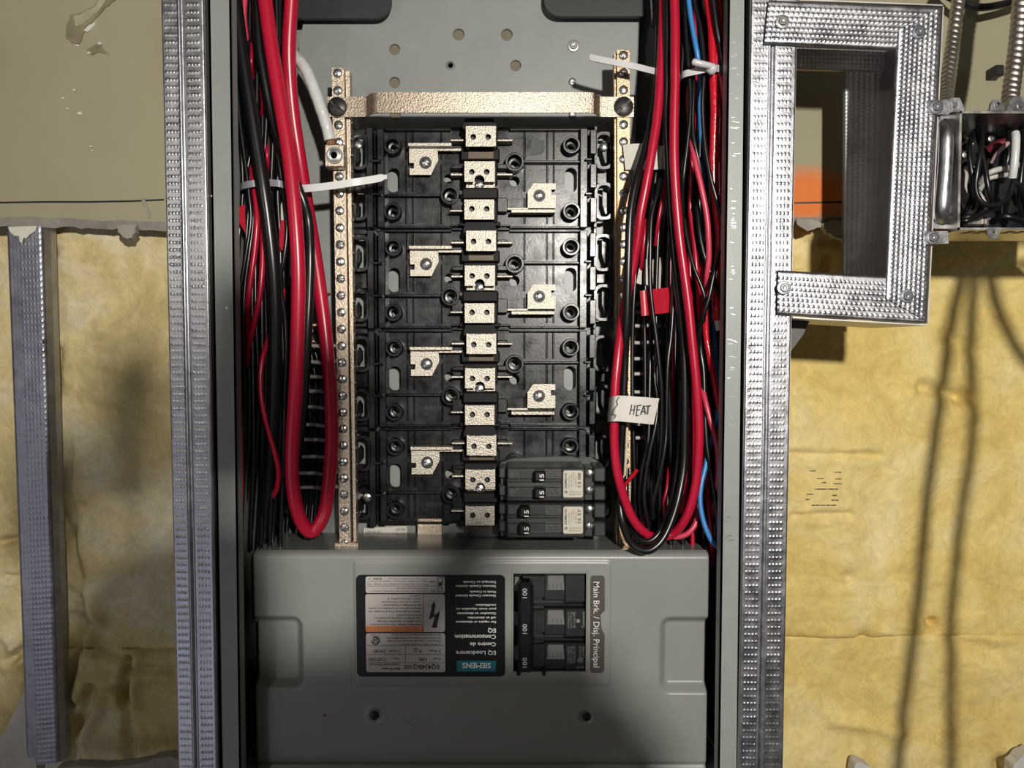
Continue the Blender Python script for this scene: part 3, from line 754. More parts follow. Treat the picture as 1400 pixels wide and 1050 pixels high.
    q = MB(); q.lathe(P(737.4, 267.5, yy - .0002), [(M(8.4, yy), 0), (M(8.4, yy), .0003)], 18); q.build('screw_well', blackm, cp)
    part_copy(S_bus, 'connector_screw', cp, P(737.4, 267.5, yy - .0004), (0, 1.1, 0))
    # moulded marks
    q = MB(); put_text(q, 'G1B9-', 577, 284.5, 602, 290.5, 180, BY - .0003); put_text(q, 'B', 747.5, 196.5, 752, 202.5, 180, BY - .0003)
    q.lathe(P(749.6, 199.4, BY - .0003), [(M(5.4, BY), 0), (M(4.6, BY), 0)], 20, cap=False); q.build_each('moulded_mark', greyblk, r, 0)
    return r
deepblk = mat('dull_black_barrier', (.005, .005, .0055), .6, spec=.25)
mat_brown = mat('brown_insert', (.09, .06, .03), .5)
mod0 = module()
labels = ['topmost black bus module under the copper coloured strap', 'second black bus module from the top of the column',
          'third black bus module from the top, just below the middle', 'lowest black bus module carrying the two small breakers']
mods = [mod0]
for i in range(1, 4):
    c = copy_tree(mod0); c.location = mod0.location + Vector((0, 0, -MODZ * i)); mods.append(c)
for i, m_ in enumerate(mods): m_['label'] = labels[i]; m_['group'] = 'bus modules in the panel'
q = MB(); q.ppoly([(726, 191), (744, 192), (745, 205), (741, 211), (725, 213)], BY - .0003, BY + .0002); q.build('worn_patch', mat('worn_grey', (.035, .036, .038), .55, 0, .4, 300), mod0, 0)
# mounting screws seen inside the guides
for (px, py, m_) in ((489, 198, mods[0]), (826, 200.5, mods[0]), (502, 680, mods[3])):
    part_copy(S_bus, 'mounting_screw', m_, P(px, py, BY - .003 if py < 400 else .069))

# ------------------------------------------------------------------ neutral bars, strap and lug
def neutral_bar(name, label, x0, x1, sx0, sx1, ytop, pyb, xb0, xb1, mt, n, skip, xc, dark_from):
    r = root(name, label, 'neutral bar', P((x0 + x1) / 2, pyb, .052))
    q = MB(); yy = .050
    q.prism([P(x0, ytop, yy), P(x1, ytop, yy), P(xb1, pyb, yy), P(xb0, pyb, yy)], yy + .007)
    bar = q.build('bar', mt, r, 0)
    q = MB(); q.prism([P(sx0, ytop + 4, yy + .004), P(sx1, ytop + 4, yy + .004), P(xb1 + (sx1 - x1), pyb, yy + .004), P(xb0 + (sx0 - x0), pyb, yy + .004)], yy + .012)
    q.build('side_strip', mt, r, 0)
    rr = random.Random(n)
    top = P(xc, 100 if x0 < 600 else 75.6, yy)
    for i in range(n):
        if i in skip: continue
        z = top.z - i * .01232
        f = (top.z - z) / (top.z - P(xc, pyb, yy).z)
        x = top.x + (P((xb0 + xb1) / 2, pyb, yy).x - P((x0 + x1) / 2, ytop, yy).x) * f
        part_copy(S_neu, 'terminal_screw', r, (x, yy, z), (0, rr.uniform(0, 3.1), 0))
        q_ = None
    return r
nb = neutral_bar('neutral_bar', 'long tinned neutral bar with a row of slotted screws left of the bus modules', 453.5, 470, 472.5, 478, 93, 752, 464.5, 479.5, tin, 30, (2, 5), 461.5, 0)
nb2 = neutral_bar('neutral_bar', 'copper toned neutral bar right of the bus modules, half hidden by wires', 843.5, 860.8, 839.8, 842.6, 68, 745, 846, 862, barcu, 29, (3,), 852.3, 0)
q = MB(); q.pbox(457, 742, 490, 752, .046, .050, .0005); q.build('end_foot', tin, nb)
# pin ends poking from the strips
q = MB(); rr = random.Random(3)
for i in range(27):
    py = 168 + i * 22.2; c = P(480.5 + (py - 100) * .0135, py, .054)
    q.lathe((c.x, .054, c.z), [(.0008, 0), (.0008, -.001), (.0004, -.0013)], 8)
q.build_each('strip_rivet', steel, nb)
st = root('neutral_strap', 'broad tinned copper strap bridging the two neutral bars above the bus modules', 'bus strap', P(657, 160, .05))
ya, yb = .0485, .0385
prof = [(448, ya), (497, ya), (501, ya - .0006), (503.5, ya - .003), (506, ya - .0068), (510, ya - .0088), (517, yb), (806, yb), (812, ya - .0088), (815, ya - .0068), (817.5, ya - .003), (820, ya - .0006), (824, ya), (866.5, ya)]
q = MB(); pts = []
for x, y in prof:
    c = P(x, 146 if y > .047 else 140, y); pts.append(c)
z0 = pts[0].z; H = M(13.2, ya)
q.ribbon([(p.x, p.y, z0) for p in pts], [(0, 0, H)] * len(pts), [(0, .0016, 0)] * len(pts))
q.build('strap', tin, st, 25)
part_copy(S_blk, 'strap_screw', st, P(461, 146.5, ya), (0, .75, 0)); part_copy(S_blk, 'strap_screw', st, P(852.5, 146, ya), (0, -.75, 0))
lug = root('wire_lug', 'square tinned lug holding the white taped cable on the left neutral bar', 'lug', P(456.5, 228, .045))
q = MB(); q.pbox(443.5, 197, 471, 228.5, .0395, .0497, .0008); q.build('lug_body', tin, lug)
q = MB(); c = P(457, 212.3, .0394); q.lathe(c, [(.0062, 0), (.0060, -.0006), (.0048, -.0006), (.0044, -.0002), (.0040, -.0007), (.0024, -.0009), (.0020, .0), (.00001, .0)], 20); q.build('set_screw', steel, lug)

# ------------------------------------------------------------------ tandem breakers
def breaker(py0, label, hx, nums, seed):
    dy = py0 - 638.6
    r = root('tandem_breaker', label, 'breaker', P(760, 686 + dy, .05), 'small tandem breakers in the panel')
    FY = .028
    q = MB()
    q.pbox(693, 639 + dy, 799, 685.5 + dy, FY + .003, .078, .0006)
    for a in (0, 25.5): q.pbox(693.5, 640 + dy + a, 768, 655.5 + dy + a, FY + .001, FY + .006, .0008)
    q.pbox(768, 640 + dy, 799.5, 684.5 + dy, FY + .001, FY + .006, .0008)
    for a in (17.2, 42): q.pbox(694, 640 + dy + a, 799, 642.4 + dy + a, FY + .0016, FY + .006, .0005)
    q.build('body', greyblk, r)
    q = MB()
    for a in (0, 24): q.pbox(682.5, 639.5 + dy + a, 693.5, 653.5 + dy + a, FY + .012, .076, .0006)
    q.pbox(684, 641 + dy, 693.5, 684 + dy, FY + .018, .077, .0006); q.build('line_foot', greyblk, r)
    q = MB(); q.pbox(799, 640 + dy, 813, 684.5 + dy, FY + .012, .076, .0008)
    q.pbox(812, 639 + dy, 828, 659 + dy, FY + .006, .074, .001); q.pbox(812, 664.5 + dy, 828, 684.5 + dy, FY + .006, .074, .001)
    q.build('terminal_block', greyblk, r)
    for a in (0, 23):
        q = MB(); q.pbox(801, 641.5 + dy + a, 811, 654 + dy + a, FY + .0115, FY + .0125); q.build('terminal_well', blackm, r, 0)
        part_copy(S_neu, 'terminal_screw', r, P(806, 647.5 + dy + a, FY + .0113), (0, .9 + a, 0))
        q = MB(); q.pbox(711, 643.5 + dy + a, 746, 653.5 + dy + a, FY + .0004, FY + .0012); q.build('handle_slot', ink, r, 0)
        hx0, hx1 = hx
        q = MB(); h0 = 645 + dy + a; c = P
        q.pbox(hx0 + 1.5, h0 - 1, hx1 - 1, h0 + 14, FY - .0075, FY + .002, .0012); q.pbox(hx0, h0, hx0 + 7, h0 + 12, FY - .004, FY + .002, .001)
        q.build('handle', blackh, r)
        q = MB(); put_text(q, '15', hx1 - 9.5, h0 + 3, hx1 - 3.2, h0 + 12.2, 90, FY - .0076, .015); q.build('handle_number', inkw, r, 0)
        q = MB(); put_text(q, 'O', 697, 646.5 + dy + a, 702, 652 + dy + a, 90, FY + .0009); q.build('off_mark', mat_em, r, 0)
        q = MB(); A, B_ = P(703.5, 649.5 + dy + a, FY + .0009), P(708.5, 644.2 + dy + a, FY + .0009); d = Vector((.0002, 0, .0002))
        q.add([A - d, A + d, B_ + d, B_ - d], [(0, 1, 2, 3)]); q.build('on_tick', inkw, r, 0)
        q = MB(); put_text(q, 'CTL 15', 748, 644.5 + dy + a, 766, 651 + dy + a, 0, FY + .0009); q.build('moulded_text', mat_em, r, 0)
        q = MB(); oo = rrect(746.5, 642 + dy + a, 767.3, 654 + dy + a, FY + .0009, .6, 2); ii = rrect(747.1, 642.6 + dy + a, 766.7, 653.4 + dy + a, FY + .0009, .4, 2); q.plate(oo, [ii], FY + .0008, FY + .0012); q.build('moulded_frame', mat_em, r, 0)
    x0, y0, x1, y1 = 770, 643.3 + dy, 797, 680 + dy
    q = MB(); l = rrect(x0, y0, x1, y1, FY + .0007, 2.6, 4); q.plate(l, [], FY + .0004, FY + .001); lab = q.build('rating_label', paper2, r, 0)
    q = MB(); ty = FY + .0003
    put_text(q, 'SIEMENS', x0 + 1.6, y0 + 3.5, x0 + 4.9, y0 + 24.5, 90, ty, .02); put_text(q, nums, x1 - 7.2, y0 + 3.5, x1 - 3, y0 + 22.5, 90, ty, .02)
    q.lathe(P(x0 + 3.8, y0 + 29.5, ty), [(M(2.1, ty), 0), (M(1.2, ty), 0)], 14, cap=False); q.lathe(P(x0 + 3.8, y0 + 29.5, ty), [(M(.7, ty), 0), (.00001, 0)], 8, cap=False)
    for k, (s_, a, b_) in enumerate((('TYPE QT 120/240V', 9, 26), ('10 kA 40C HACR', 6, 24), ('CU AL 14-8 AWG', 4, 22), ('15A PER POLE', 8, 25))):
        put_text(q, s_, x0 + 7.2 + k * 3.1, y0 + a - 1, x0 + 9 + k * 3.1, y0 + b_ - 2, 90, ty)
    for k, s_ in enumerate(('LISTED CIRCUIT', 'BREAKER UNIT')): put_text(q, s_, x0 + 8, y0 + 28.5 + k * 3.3, x1 - 2, y0 + 30.3 + k * 3.3, 0, ty)
    q.build('printed_text', inkd, lab, 0)
    return r
mat_em = mat('embossed_grey', (.085, .088, .087), .45); paper2 = mat('breaker_label', (.50, .46, .38), .5, 0, .05, 200); inkd = mat('dark_ink', (.05, .045, .04), .6)
breaker(638.6, 'upper small black tandem breaker, both handles thrown right towards its label', (729, 747), '13 08', 1)
breaker(688, 'lower small black tandem breaker, both handles thrown left away from its label', (708, 726), '15 57', 2)
# dusty insulating strip just above the upper breaker
q = MB(); q.ppoly([(681, 637), (684, 633), (700, 627), (764, 624), (790, 626), (806, 625), (826, 634), (828, 640), (681, 640)], .060, .0705)
q.build('breaker_backing', greyblk, mods[3], 0)
# bus tails below the lowest module
for px0, px1, y0, y1, nm in ((570.5, 604.5, 709, 733, 0), (723, 737, 734, 747, 1), (742, 752, 734, 747, 1)):
    q = MB(); q.pbox(px0, y0, px1, y1 + 8, .079, .082, .0004); q.build('bus_tail', tin, box)
q = MB(); q.pbox(640, 716, 683, 735, .068, .079, .0006); q.build('bus_spacer', greyblk, box)
# ------------------------------------------------------------------ main breaker cover
CY = .030
cov = root('breaker_cover', 'grey steel cover with black nameplate across the bottom of the panel box', 'cover', P(657, 1080, CY))
A, B_ = P(343.5, 757, CY), P(972.5, 1085, CY)
NX, NZ = 380, 200
def sstep(x, a, b): t_ = np.clip((x - a) / (b - a), 0, 1); return t_ * t_ * (3 - 2 * t_)
u = np.linspace(343.5, 972.5, NX)[None, :] * np.ones((NZ, 1)); v = np.linspace(755.5, 1085, NZ)[:, None] * np.ones((1, NX))
xs = np.empty((NZ, NX)); zs = np.empty((NZ, NX))
for j in range(NZ):
    a = P(343.5 + (v[j, 0] - 757) * .019, v[j, 0], CY); b_ = P(972.5 - (v[j, 0] - 757) * .0165, v[j, 0], CY)
    xs[j] = np.linspace(a.x, b_.x, NX); zs[j] = a.z
def rr_sd(u, v, x0, y0, x1, y1, r):       # signed distance to a rounded rectangle, pixels
    qx = np.abs(u - (x0 + x1) / 2) - (x1 - x0) / 2 + r; qy = np.abs(v - (y0 + y1) / 2) - (y1 - y0) / 2 + r
    return np.hypot(np.maximum(qx, 0), np.maximum(qy, 0)) + np.minimum(np.maximum(qx, qy), 0) - r
h = np.zeros_like(u)
d = rr_sd(u, v, 482, 767, 836, 937, 6); h -= .0011 * (1 - sstep(d, -2.5, 1.0))           # raised field round the nameplate
d = rr_sd(u, v, 338, 853, 402, 931, 5); h += .0075 * (1 - sstep(d, -1.5, 12))            # side pockets
d = rr_sd(u, v, 914, 854, 980, 938, 5); h += .0075 * (1 - sstep(d, -1.5, 12))
h += .0022 * np.exp(-((u - 483) / 2.2) ** 2) * (np.abs(v - 852) < 82) * .25
h += .0020 * np.exp(-((v - 1047) / 3.5) ** 2)
h += .0075 * (1 - np.sqrt(np.clip(1 - (1 - np.clip((v - 755.5) / 8.5, 0, 1)) ** 2, 0, 1)))  # rolled upper edge
e = np.minimum(u - 343.5, 972.5 - u); h += .005 * (1 - np.sqrt(np.clip(1 - (1 - np.clip(e / 5, 0, 1)) ** 2, 0, 1)))
for cx, cy in ((512, 978), (802, 980)):
    dd = np.hypot(u - cx, v - cy); h += .0020 * np.exp(-(dd / 8.5) ** 4) - .0004 * np.exp(-((dd - 11) / 3) ** 2)
h += .00022 * np.sin(u * .021 + 1) * np.sin(v * .03)
co = np.stack([xs, CY + h, zs], -1).reshape(-1, 3)
fc = grid_faces(NX, NZ); uc = u.ravel()[fc].mean(1); vc = v.ravel()[fc].mean(1)
keep = ~((uc > 702) & (uc < 801.5) & (vc > 783.5) & (vc < 918.5))
covm = mat('grey_enamel_cover', (.225, .232, .215), .36, 0, .04, 30, .05, 900)
face = grid_obj('cover_face', co, NX, NZ, covm, cov, keep)
q = MB(); yb = .084
top = co.reshape(NZ, NX, 3)[0]; a, b_ = Vector(top[4]), Vector(top[-5])
q.add([a, b_, (b_.x, yb, b_.z + .001), (a.x, yb, a.z + .001), (a.x, yb, a.z), (b_.x, yb, b_.z)], [(0, 1, 2, 3)])
q.build('cover_top', mat('grey_enamel_cover_top', (.13, .132, .125), .22, 0, .15, 60, .1, 300), cov, 0)
q = MB(); side = co.reshape(NZ, NX, 3)
for k in (0, -1):
    cs = [Vector(side[j, k]) for j in range(0, NZ, 8)]; n = len(cs)
    q.add(cs + [Vector((c.x, .09, c.z)) for c in cs], [(i, i + 1, n + i + 1, n + i) for i in range(n - 1)])
q.build('cover_side', covm, cov, 30)
# window return edges
q = MB(); a, b_ = P(701, 919.5, CY - .001), P(802.5, 782.5, CY - .001); th = M(1.6, CY)
for bx in ((a.x - th, a.x, a.z, b_.z), (b_.x, b_.x + th, a.z, b_.z)): q.box(bx[0], bx[1], CY - .0014, CY + .002, bx[2], bx[3], .0002)
for bx in ((a.x - th, b_.x + th, a.z - th, a.z), (a.x - th, b_.x + th, b_.z, b_.z + th)): q.box(bx[0], bx[1], CY - .0014, CY + .002, bx[2], bx[3], .0002)
q.build('window_edge', covm, cov)
S_cov = screw_mesh('cover_screw', .0032, dksteel, 'pan')
for x, y in ((512, 978), (802, 980)): part_copy(S_cov, 'cover_screw', cov, P(x, y, CY + .0016), (0, .5 + x, 0))
q = MB(); c = P(444, 978, CY - .0001); q.lathe(c, [(.0013, 0), (.0013, .0003)], 10); q.build('rust_spot', mat('rust_spot', (.13, .10, .075), .7), face, 0)
rr = random.Random(12); q = MB()
for i in range(16):
    x, y = 552 + rr.gauss(18, 14), 968 + rr.gauss(13, 9); L_ = rr.uniform(8, 26)
    a, b_ = P(x - L_ * .45, y - L_ * .35, CY - .0002), P(x + L_ * .45, y + L_ * .35, CY - .0002); d = Vector((-.0001, 0, .00016)) * rr.uniform(.5, 1.5)
    q.add([a - d, a + d, b_ + d, b_ - d], [(0, 1, 2, 3)])
q.build('scratch', mat('scratch_pale', (.30, .295, .28), .3), face, 0)['kind'] = 'stuff'
# ---- nameplate (upside down in the panel, as it was mounted)
NY = CY - .0016
q = MB(); q.plate(rrect(488, 786, 690.5, 925, NY, 7, 5), [], NY, NY + .0004); npl = q.build('nameplate', blklabel, cov, 0)
yy = NY - .0001
for x0, y0, x1, y1 in ((500, 788.3, 608, 810.8), (500, 812.4, 608, 864), (500.8, 865.8, 608.5, 919)):
    q = MB(); q.plate(rrect(x0, y0, x1, y1, yy, 3, 4), [], yy, yy + .0001); q.build('white_panel', whitepanel, npl, 0)
yy = NY - .0002
q = MB(); q.plate(rrect(500.3, 856.4, 578, 864, yy, 1, 3), [], yy, yy + .0001); q.build('orange_band', orange, npl, 0)
q = MB(); q.plate(rrect(624.5, 903.5, 678, 918, yy, .3, 2), [], yy, yy + .0001); q.build('teal_band', teal, npl, 0)
q = MB(); yy = NY - .0003
def L180(mb, s, x0, x1, yb, hh, bold=0.0, mi=0): put_text(mb, s, x0, yb, x1, yb + hh, 180, yy, bold, mi)
for s, x0, x1, yb, hh, bo in (('SIEMENS', 632, 671, 906.5, 7.2, .015), ('EQ Loadcentre', 623.5, 678, 890, 5.6, .005), ('Centre de', 642.5, 678, 878.5, 5.2, .02), ('Consommation', 622, 678, 868, 5.6, .02), ('EQ', 667, 678, 859.5, 5.6, .02),
    ('For repairs or alterations', 623.5, 678, 849, 3.0, .02), ('call an electrician.', 639, 678, 843.3, 3.0, .02), ('Consulter un électricien', 625, 678, 837.3, 3.0, .02), ('pour toute réparation ou', 624, 678, 831.3, 3.0, .02), ('modification.', 649.5, 678, 826, 3.0, .02),
    ('Siemens Canada Limited', 623, 678, 813, 3.3, .02), ('Made in Canada', 642.5, 678, 807.8, 3.1, .02), ('Siemens Canada Limitée', 623, 678, 800, 3.3, .02), ('Fabriqué au Canada', 633, 678, 794.3, 3.3, .02)):
    L180(q, s, x0, x1, yb, hh, bo)
q.build('white_lettering', inkw, npl, 0)
q = MB()
for s, x0, x1, yb, hh, bo in (('EQ424BQ100', 552, 600.5, 909, 6.2, .015), ('Main Breaker', 521.5, 547, 913, 3.2, .015), ('Disjoncteur Principal', 505, 547, 907.5, 3.2, 0),
    ('Amps', 591.5, 603, 899.5, 3, 0), ('100', 573, 583.5, 899.5, 4.8, .005), ('Volts ~', 533.5, 547, 899.5, 3, 0), ('120/240', 503.5, 527, 899.5, 4.8, .005),
    ('3', 600, 603, 888.3, 4.4, .005), ('Phase', 586.5, 598, 888.8, 3, .01), ('4', 573.5, 577, 888.3, 4.6, .005), ('Wire', 565, 571.5, 889.3, 2.2, .01), ('Fils', 565, 571.5, 886, 2.2, .01), ('Circuits', 532, 547, 889, 3, 0), ('24/40', 510.5, 527, 888.3, 4.6, .005),
    ('Front for flush or surface mount', 549.5, 602.5, 880, 2.5, 0), ('Devant pour montage encastré ou en saillie', 529, 602.5, 875.5, 2.5, 0), ('For other information see wiring label inside', 528.5, 602.5, 871.5, 2.5, 0), ('Pour autre information voir à l’intérieur', 534.5, 602.5, 867, 2.5, 0), ('LL 12345', 506.5, 519.5, 867.2, 1.8, 0),
    ('Hazardous voltage. Can cause personal', 506.5, 576.7, 853, 2.5, .01), ('injury, death or equipment damage.', 515, 576.7, 848.7, 2.5, .01), ('Turn off power supplying the equipment', 511, 576.7, 844.2, 2.5, 0), ('before working inside.', 542, 576.7, 840, 2.5, 0), ('Tension dangereuse. Peut provoquer des', 503.8, 576.2, 835.2, 2.5, .01), ('blessures graves ou mortelles, ou causer', 503.8, 576.2, 830.8, 2.5, .01), ('des dommages à l’équipement.', 523, 576.2, 826.5, 2.5, .01), ('Couper le courant d’alimentation', 521.5, 576.2, 822, 2.5, 0), ('avant de travailler à', 530, 576.2, 817.7, 2.5, 0), ('l’intérieur.', 559, 576.2, 814, 2.3, 0),
    ('ON', 589, 596, 806.5, 2.8, 0), ('OFF', 586.5, 596, 793.5, 3.4, 0), ('Contacts du disjoncteur fermés, circuits', 508, 584.8, 807.5, 2, 0), ('Off position, you are sur.', 541.5, 584.8, 803.7, 2, 0), ('Placer le disjoncteur principal sur charge. Pas', 502, 584.8, 798, 2.2, 0), ('dans cette boîte le disjoncteur coupant ou à l’ouvrir', 502.5, 584.8, 794, 2.2, 0), ('‘OFF’ pos. is on before the pos.', 530, 584.8, 790.5, 2, 0), ('8388A', 510, 522, 790, 2.8, .01), ('4', 504.5, 506.5, 790, 2.8, .01)):
    L180(q, s, x0, x1, yb, hh, bo)
def rectpx(mb, x0, y0, x1, y1, mi=0):
    mb.add([P(x0, y0, yy), P(x1, y0, yy), P(x1, y1, yy), P(x0, y1, yy)], [(0, 1, 2, 3)], mi)
for r_ in ((501.5, 905.8, 608, 906.3), (501.5, 894.6, 608, 895.1), (501.5, 882.4, 608, 882.9), (554, 883, 554.5, 906), (578.3, 812.5, 578.8, 864), (502, 801, 600, 801.5)): rectpx(q, *r_)
for y0, y1 in ((789, 797), (803, 809.5)):
    for r_ in ((598, y0, 605, y0 + .7), (598, y1 - .7, 605, y1), (598, y0, 598.7, y1), (604.3, y0, 605, y1)): rectpx(q, *r_)
rectpx(q, 599, 797.2, 604.3, 801.2)
# lightning arrow
q.add([P(x, y, yy) for x, y in ((593.6, 822), (596, 831), (594.2, 829.8), (593.4, 841.5), (601.6, 835.3), (597, 858.2), (590.2, 858.2), (594.6, 842.6), (586.2, 847.4), (590.6, 829.6), (588, 831))], [(0, 1, 2, 3, 4, 5, 6, 7, 8, 9, 10)])
# certification mark: a thick C ring round two letters
ring = []; cx, cy = 513.5, 875.8
for i in range(21):
    a = math.radians(-130 + 310 * i / 20); ring.append((cx + 6 * math.cos(a), cy + 6 * math.sin(a), cx + 4.2 * math.cos(a), cy + 4.2 * math.sin(a)))
q.add([P(a, b_, yy) for a, b_, c, d in ring] + [P(c, d, yy) for a, b_, c, d in ring], [(i, i + 1, 21 + i + 1, 21 + i) for i in range(20)])
put_text(q, 'SA', 509.8, 872.8, 516.8, 878.8, 180, yy, .03)
q.build('black_lettering', ink, npl, 0)
q = MB(); L180(q, 'WARNING / AVERTISSEMENT', 506, 568, 858.4, 3.4, .01)
q.add([P(571, 857.3, yy), P(576.5, 857.3, yy), P(573.8, 862.6, yy)], [(0, 1, 2)]); q.build('pale_lettering', mat('pale_orange_ink', (.62, .30, .13), .5), npl, 0)
# ---- main breaker side label
q = MB(); n_ = [(810, 787), (824, 787), (826.8, 790), (826.8, 835), (823.5, 838), (821, 841), (821.5, 846), (822, 858), (824.5, 864), (826.6, 868), (826, 917), (823, 920), (809.5, 920), (806.8, 917), (807.5, 790)]
q.ppoly(n_, NY, NY + .0004); ml = q.build('side_label', brownlab, cov, 0)
q = MB(); put_text(q, 'Main Brk. / Disj. Principal', 811.5, 795.5, 819.8, 912.5, -90, NY - .0001, .004); q.build('white_lettering', inkw, ml, 0)
# ------------------------------------------------------------------ three pole main breaker behind the window
mbface = mat('main_breaker_black', (.013, .013, .0135), .42, 0, .2, 80, .05, 600)
mbk = root('main_breaker', 'black three pole main breaker with one tall joined handle, seen through the cover window', 'breaker', P(752, 918, .04))
FY = CY + .004
q = MB(); q.pbox(703, 784.5, 801, 917.5, FY + .006, .080); q.build('body', blackm, mbk, 0)
for k in range(3):
    dy = 47.3 * k
    q = MB()
    q.pbox(713, 787 + dy, 746, 816 + dy, FY, FY + .008, .0008); q.pbox(744, 785 + dy, 773, 821 + dy, FY, FY + .008, .0008); q.pbox(772, 785.5 + dy, 800.5, 823.5 + dy, FY - .0006, FY + .008, .0008)
    q.pbox(703, 786 + dy, 711, 816 + dy, FY, FY + .008, .0008); q.pbox(730, 826 + dy, 800.5, 829 + dy, FY + .002, FY + .008, .0006)
    q.build('pole_face', mbface, mbk)
    q = MB(); q.pbox(729.5, 797.5 + dy, 744.5, 816.5 + dy, FY - .0003, FY + .001); q.build('handle_slot', ink, mbk, 0)
    q = MB(); q.prism([P(749.5, 787 + dy, FY - .001), P(770, 787 + dy, FY - .001), P(771.8, 806.5 + dy, FY - .001), P(747.5, 806.5 + dy, FY - .001)], FY + .001)
    for x in (750, 755.5, 761, 766.5): q.pbox(x, 798 + dy, x + 1.6, 805 + dy, FY - .0018, FY, .0004)
    q.pbox(748.2, 790 + dy, 750, 806 + dy, FY - .0018, FY, .0004); q.build('clear_window', clear, mbk, 0)
    q = MB(); q.pbox(703.5, 789 + dy, 709.5, 808 + dy, FY - .0008, FY, .0006); q.build('clear_window', clear, mbk)
    q = MB(); put_text(q, 'ON', 704, 794 + dy, 709, 803 + dy, 90, FY - .001); q.build('on_mark', inkg, mbk, 0)
HY = CY - .010
q = MB(); q.pbox(708, 797.5, 728.5, 921, HY, FY + .004, .0022); 
for y in (825, 868): q.pbox(709, y, 727.5, y + 17, HY - .0006, HY + .004, .0012)
q.pbox(724, 800, 729.5, 917, HY + .0016, FY + .003, .001)
q.build('joined_handle', blackh, mbk)
q = MB()
for y in (804.5, 853.3, 899.5): put_text(q, '100', 714.3, y, 720.3, y + 13.3, 90, HY - .0009 if y == 853.3 else HY - .0002, .008)
q.build('handle_number', mat('grey_white_ink', (.40, .40, .42), .5), mbk, 0)
q = MB(); q.pbox(706.5, 917, 711.5, 924.5, CY - .0045, CY - .0018, .0006); q.pbox(741.5, 917, 746, 924.5, CY - .0045, CY - .0018, .0006); q.build_each('lower_tab', blackh, mbk)
for y0, y1, rows in ((834.5, 861, (('SWITCHING DUTY', 776, 778.5), ('HACR TYPE BQ', 779.5, 782), ('40C CU-AL WIRE', 783, 787), ('Siemens', 795, 800))), (881.5, 909, (('120/240V', 775.5, 778.5), ('SPEC ISSUE', 779.5, 782.5), ('AWG #4-1/0', 783.5, 786.5), ('LUG 50 LB', 792, 794.5), ('LISTED', 796.5, 799)))):
    q = MB(); q.pbox(774, y0, 800.5, y1, FY - .0009, FY - .0005); lb2 = q.build('spec_label', mat('spec_black', (.012, .012, .012), .4), mbk, 0)
    q = MB()
    for s, a, b_ in rows: put_text(q, s, a, y0 + 2, b_, y1 - (2 if b_ < 790 else 10 if y0 > 870 else 3), 90, FY - .0010)
    if y0 < 870: q.lathe(P(790.5, 849, FY - .0010), [(M(2.7, FY), 0), (.00001, 0)], 14, cap=False)
    else:
        c = P(793.5, 902.5, FY - .001); q.lathe(c, [(M(3.6, FY), 0), (M(2.7, FY), 0)], 16, cap=False); q.lathe(c, [(M(1.3, FY), 0), (.00001, 0)], 8, cap=False)
    q.build('printed_text', inkg, lb2, 0)
q = MB(); put_text(q, '109938', 788, 911, 798.5, 913.5, 0, FY - .0008); q.build('printed_text', inkg, mbk, 0)
# ------------------------------------------------------------------ cables and wires
def cable(name, label, pts, rpx, m, group=None, n=12, k=6, yd=None, ref=.03):
    pp = [P(p[0], p[1], p[2] if len(p) > 2 else yd) for p in pts]
    if pts[0][1] == -40: pp.insert(0, P(pts[0][0], -150, pts[0][2]))
    if pts[-1][1] == -40: pp.append(P(pts[-1][0], -150, pts[-1][2]))
    q = MB(); q.tube(spline(pp, k), M(rpx, ref), n)
    return q.thing(name, m, label, 'wire', group, 60)
# --- left bundle
cable('power_cable', 'thick red cable looped in a long U left of the neutral bar',
      [(358, -40, .026), (362, -5, .026), (372, 70, .024), (385, 150, .022), (396, 220, .020), (404, 300, .018), (408, 375, .018), (407, 450, .020), (404.5, 525, .022), (400, 600, .026), (399.5, 650, .030), (404, 688, .034), (413, 715, .038), (425.5, 727, .042), (438, 714, .044), (446, 690, .046), (451.5, 640, .046), (453.5, 590, .046), (451, 525, .046), (445, 455, .046), (438, 400, .048), (430, 345, .050), (421, 290, .052), (410, 220, .054), (400, 150, .050), (395, 75, .044), (398.5, 0, .040), (401, -40, .038)], 9.7, red, n=16, ref=.022)
cable('power_cable', 'thick black cable slanting down the front of the left wire bundle',
      [(318, -40, .030), (321.5, 0, .030), (331, 75, .028), (343, 150, .026), (352, 205, .025), (360, 255, .024), (367, 305, .025), (373, 360, .027), (376, 410, .030), (376.5, 470, .034), (375, 540, .038), (371, 610, .042), (365, 680, .048), (362, 720, .054)], 9.2, blk, n=14)
cable('power_cable', 'thick black cable crossing behind the looped red cable on the left',
      [(349, -40, .040), (351, 0, .040), (354, 60, .038), (361, 105, .038), (371, 155, .0385), (386, 205, .036), (402, 245, .0355), (415, 275, .037), (422, 305, .040), (424, 350, .038), (423, 400, .038), (420.5, 450, .038), (417, 525, .042), (410, 600, .050), (400, 660, .056), (392, 700, .060)], 6.6, blk, n=12)
wt = [(388, 58, .066), (396, 70, .060), (405, 79, .054), (414, 89, .049), (421, 101, .046), (428, 118, .044), (438, 146, .043), (446, 170, .0435), (451.5, 192, .044)]
q = MB(); rw = M(7.6, .044); q.tube(spline([P(*p_) for p_ in wt], 14), rw, 16, rfun=lambda L, a: rw * (1 + .07 * ((L / .0105 + .12 * math.sin(a)) % 1.0)))
q.thing('white_taped_cable', white, 'white taped neutral cable ending in the square lug', 'wire', smooth=60)
q = MB(); rr = random.Random(2)
for i in range(9):
    a = 2 * math.pi * i / 9; c0 = P(452.5, 189, .044); c1 = P(455, 200, .044); o = Vector((math.cos(a), math.sin(a), 0)) * (.0022 if i else 0)
    q.tube([c0 + o, c1 + o], .0011, 6)
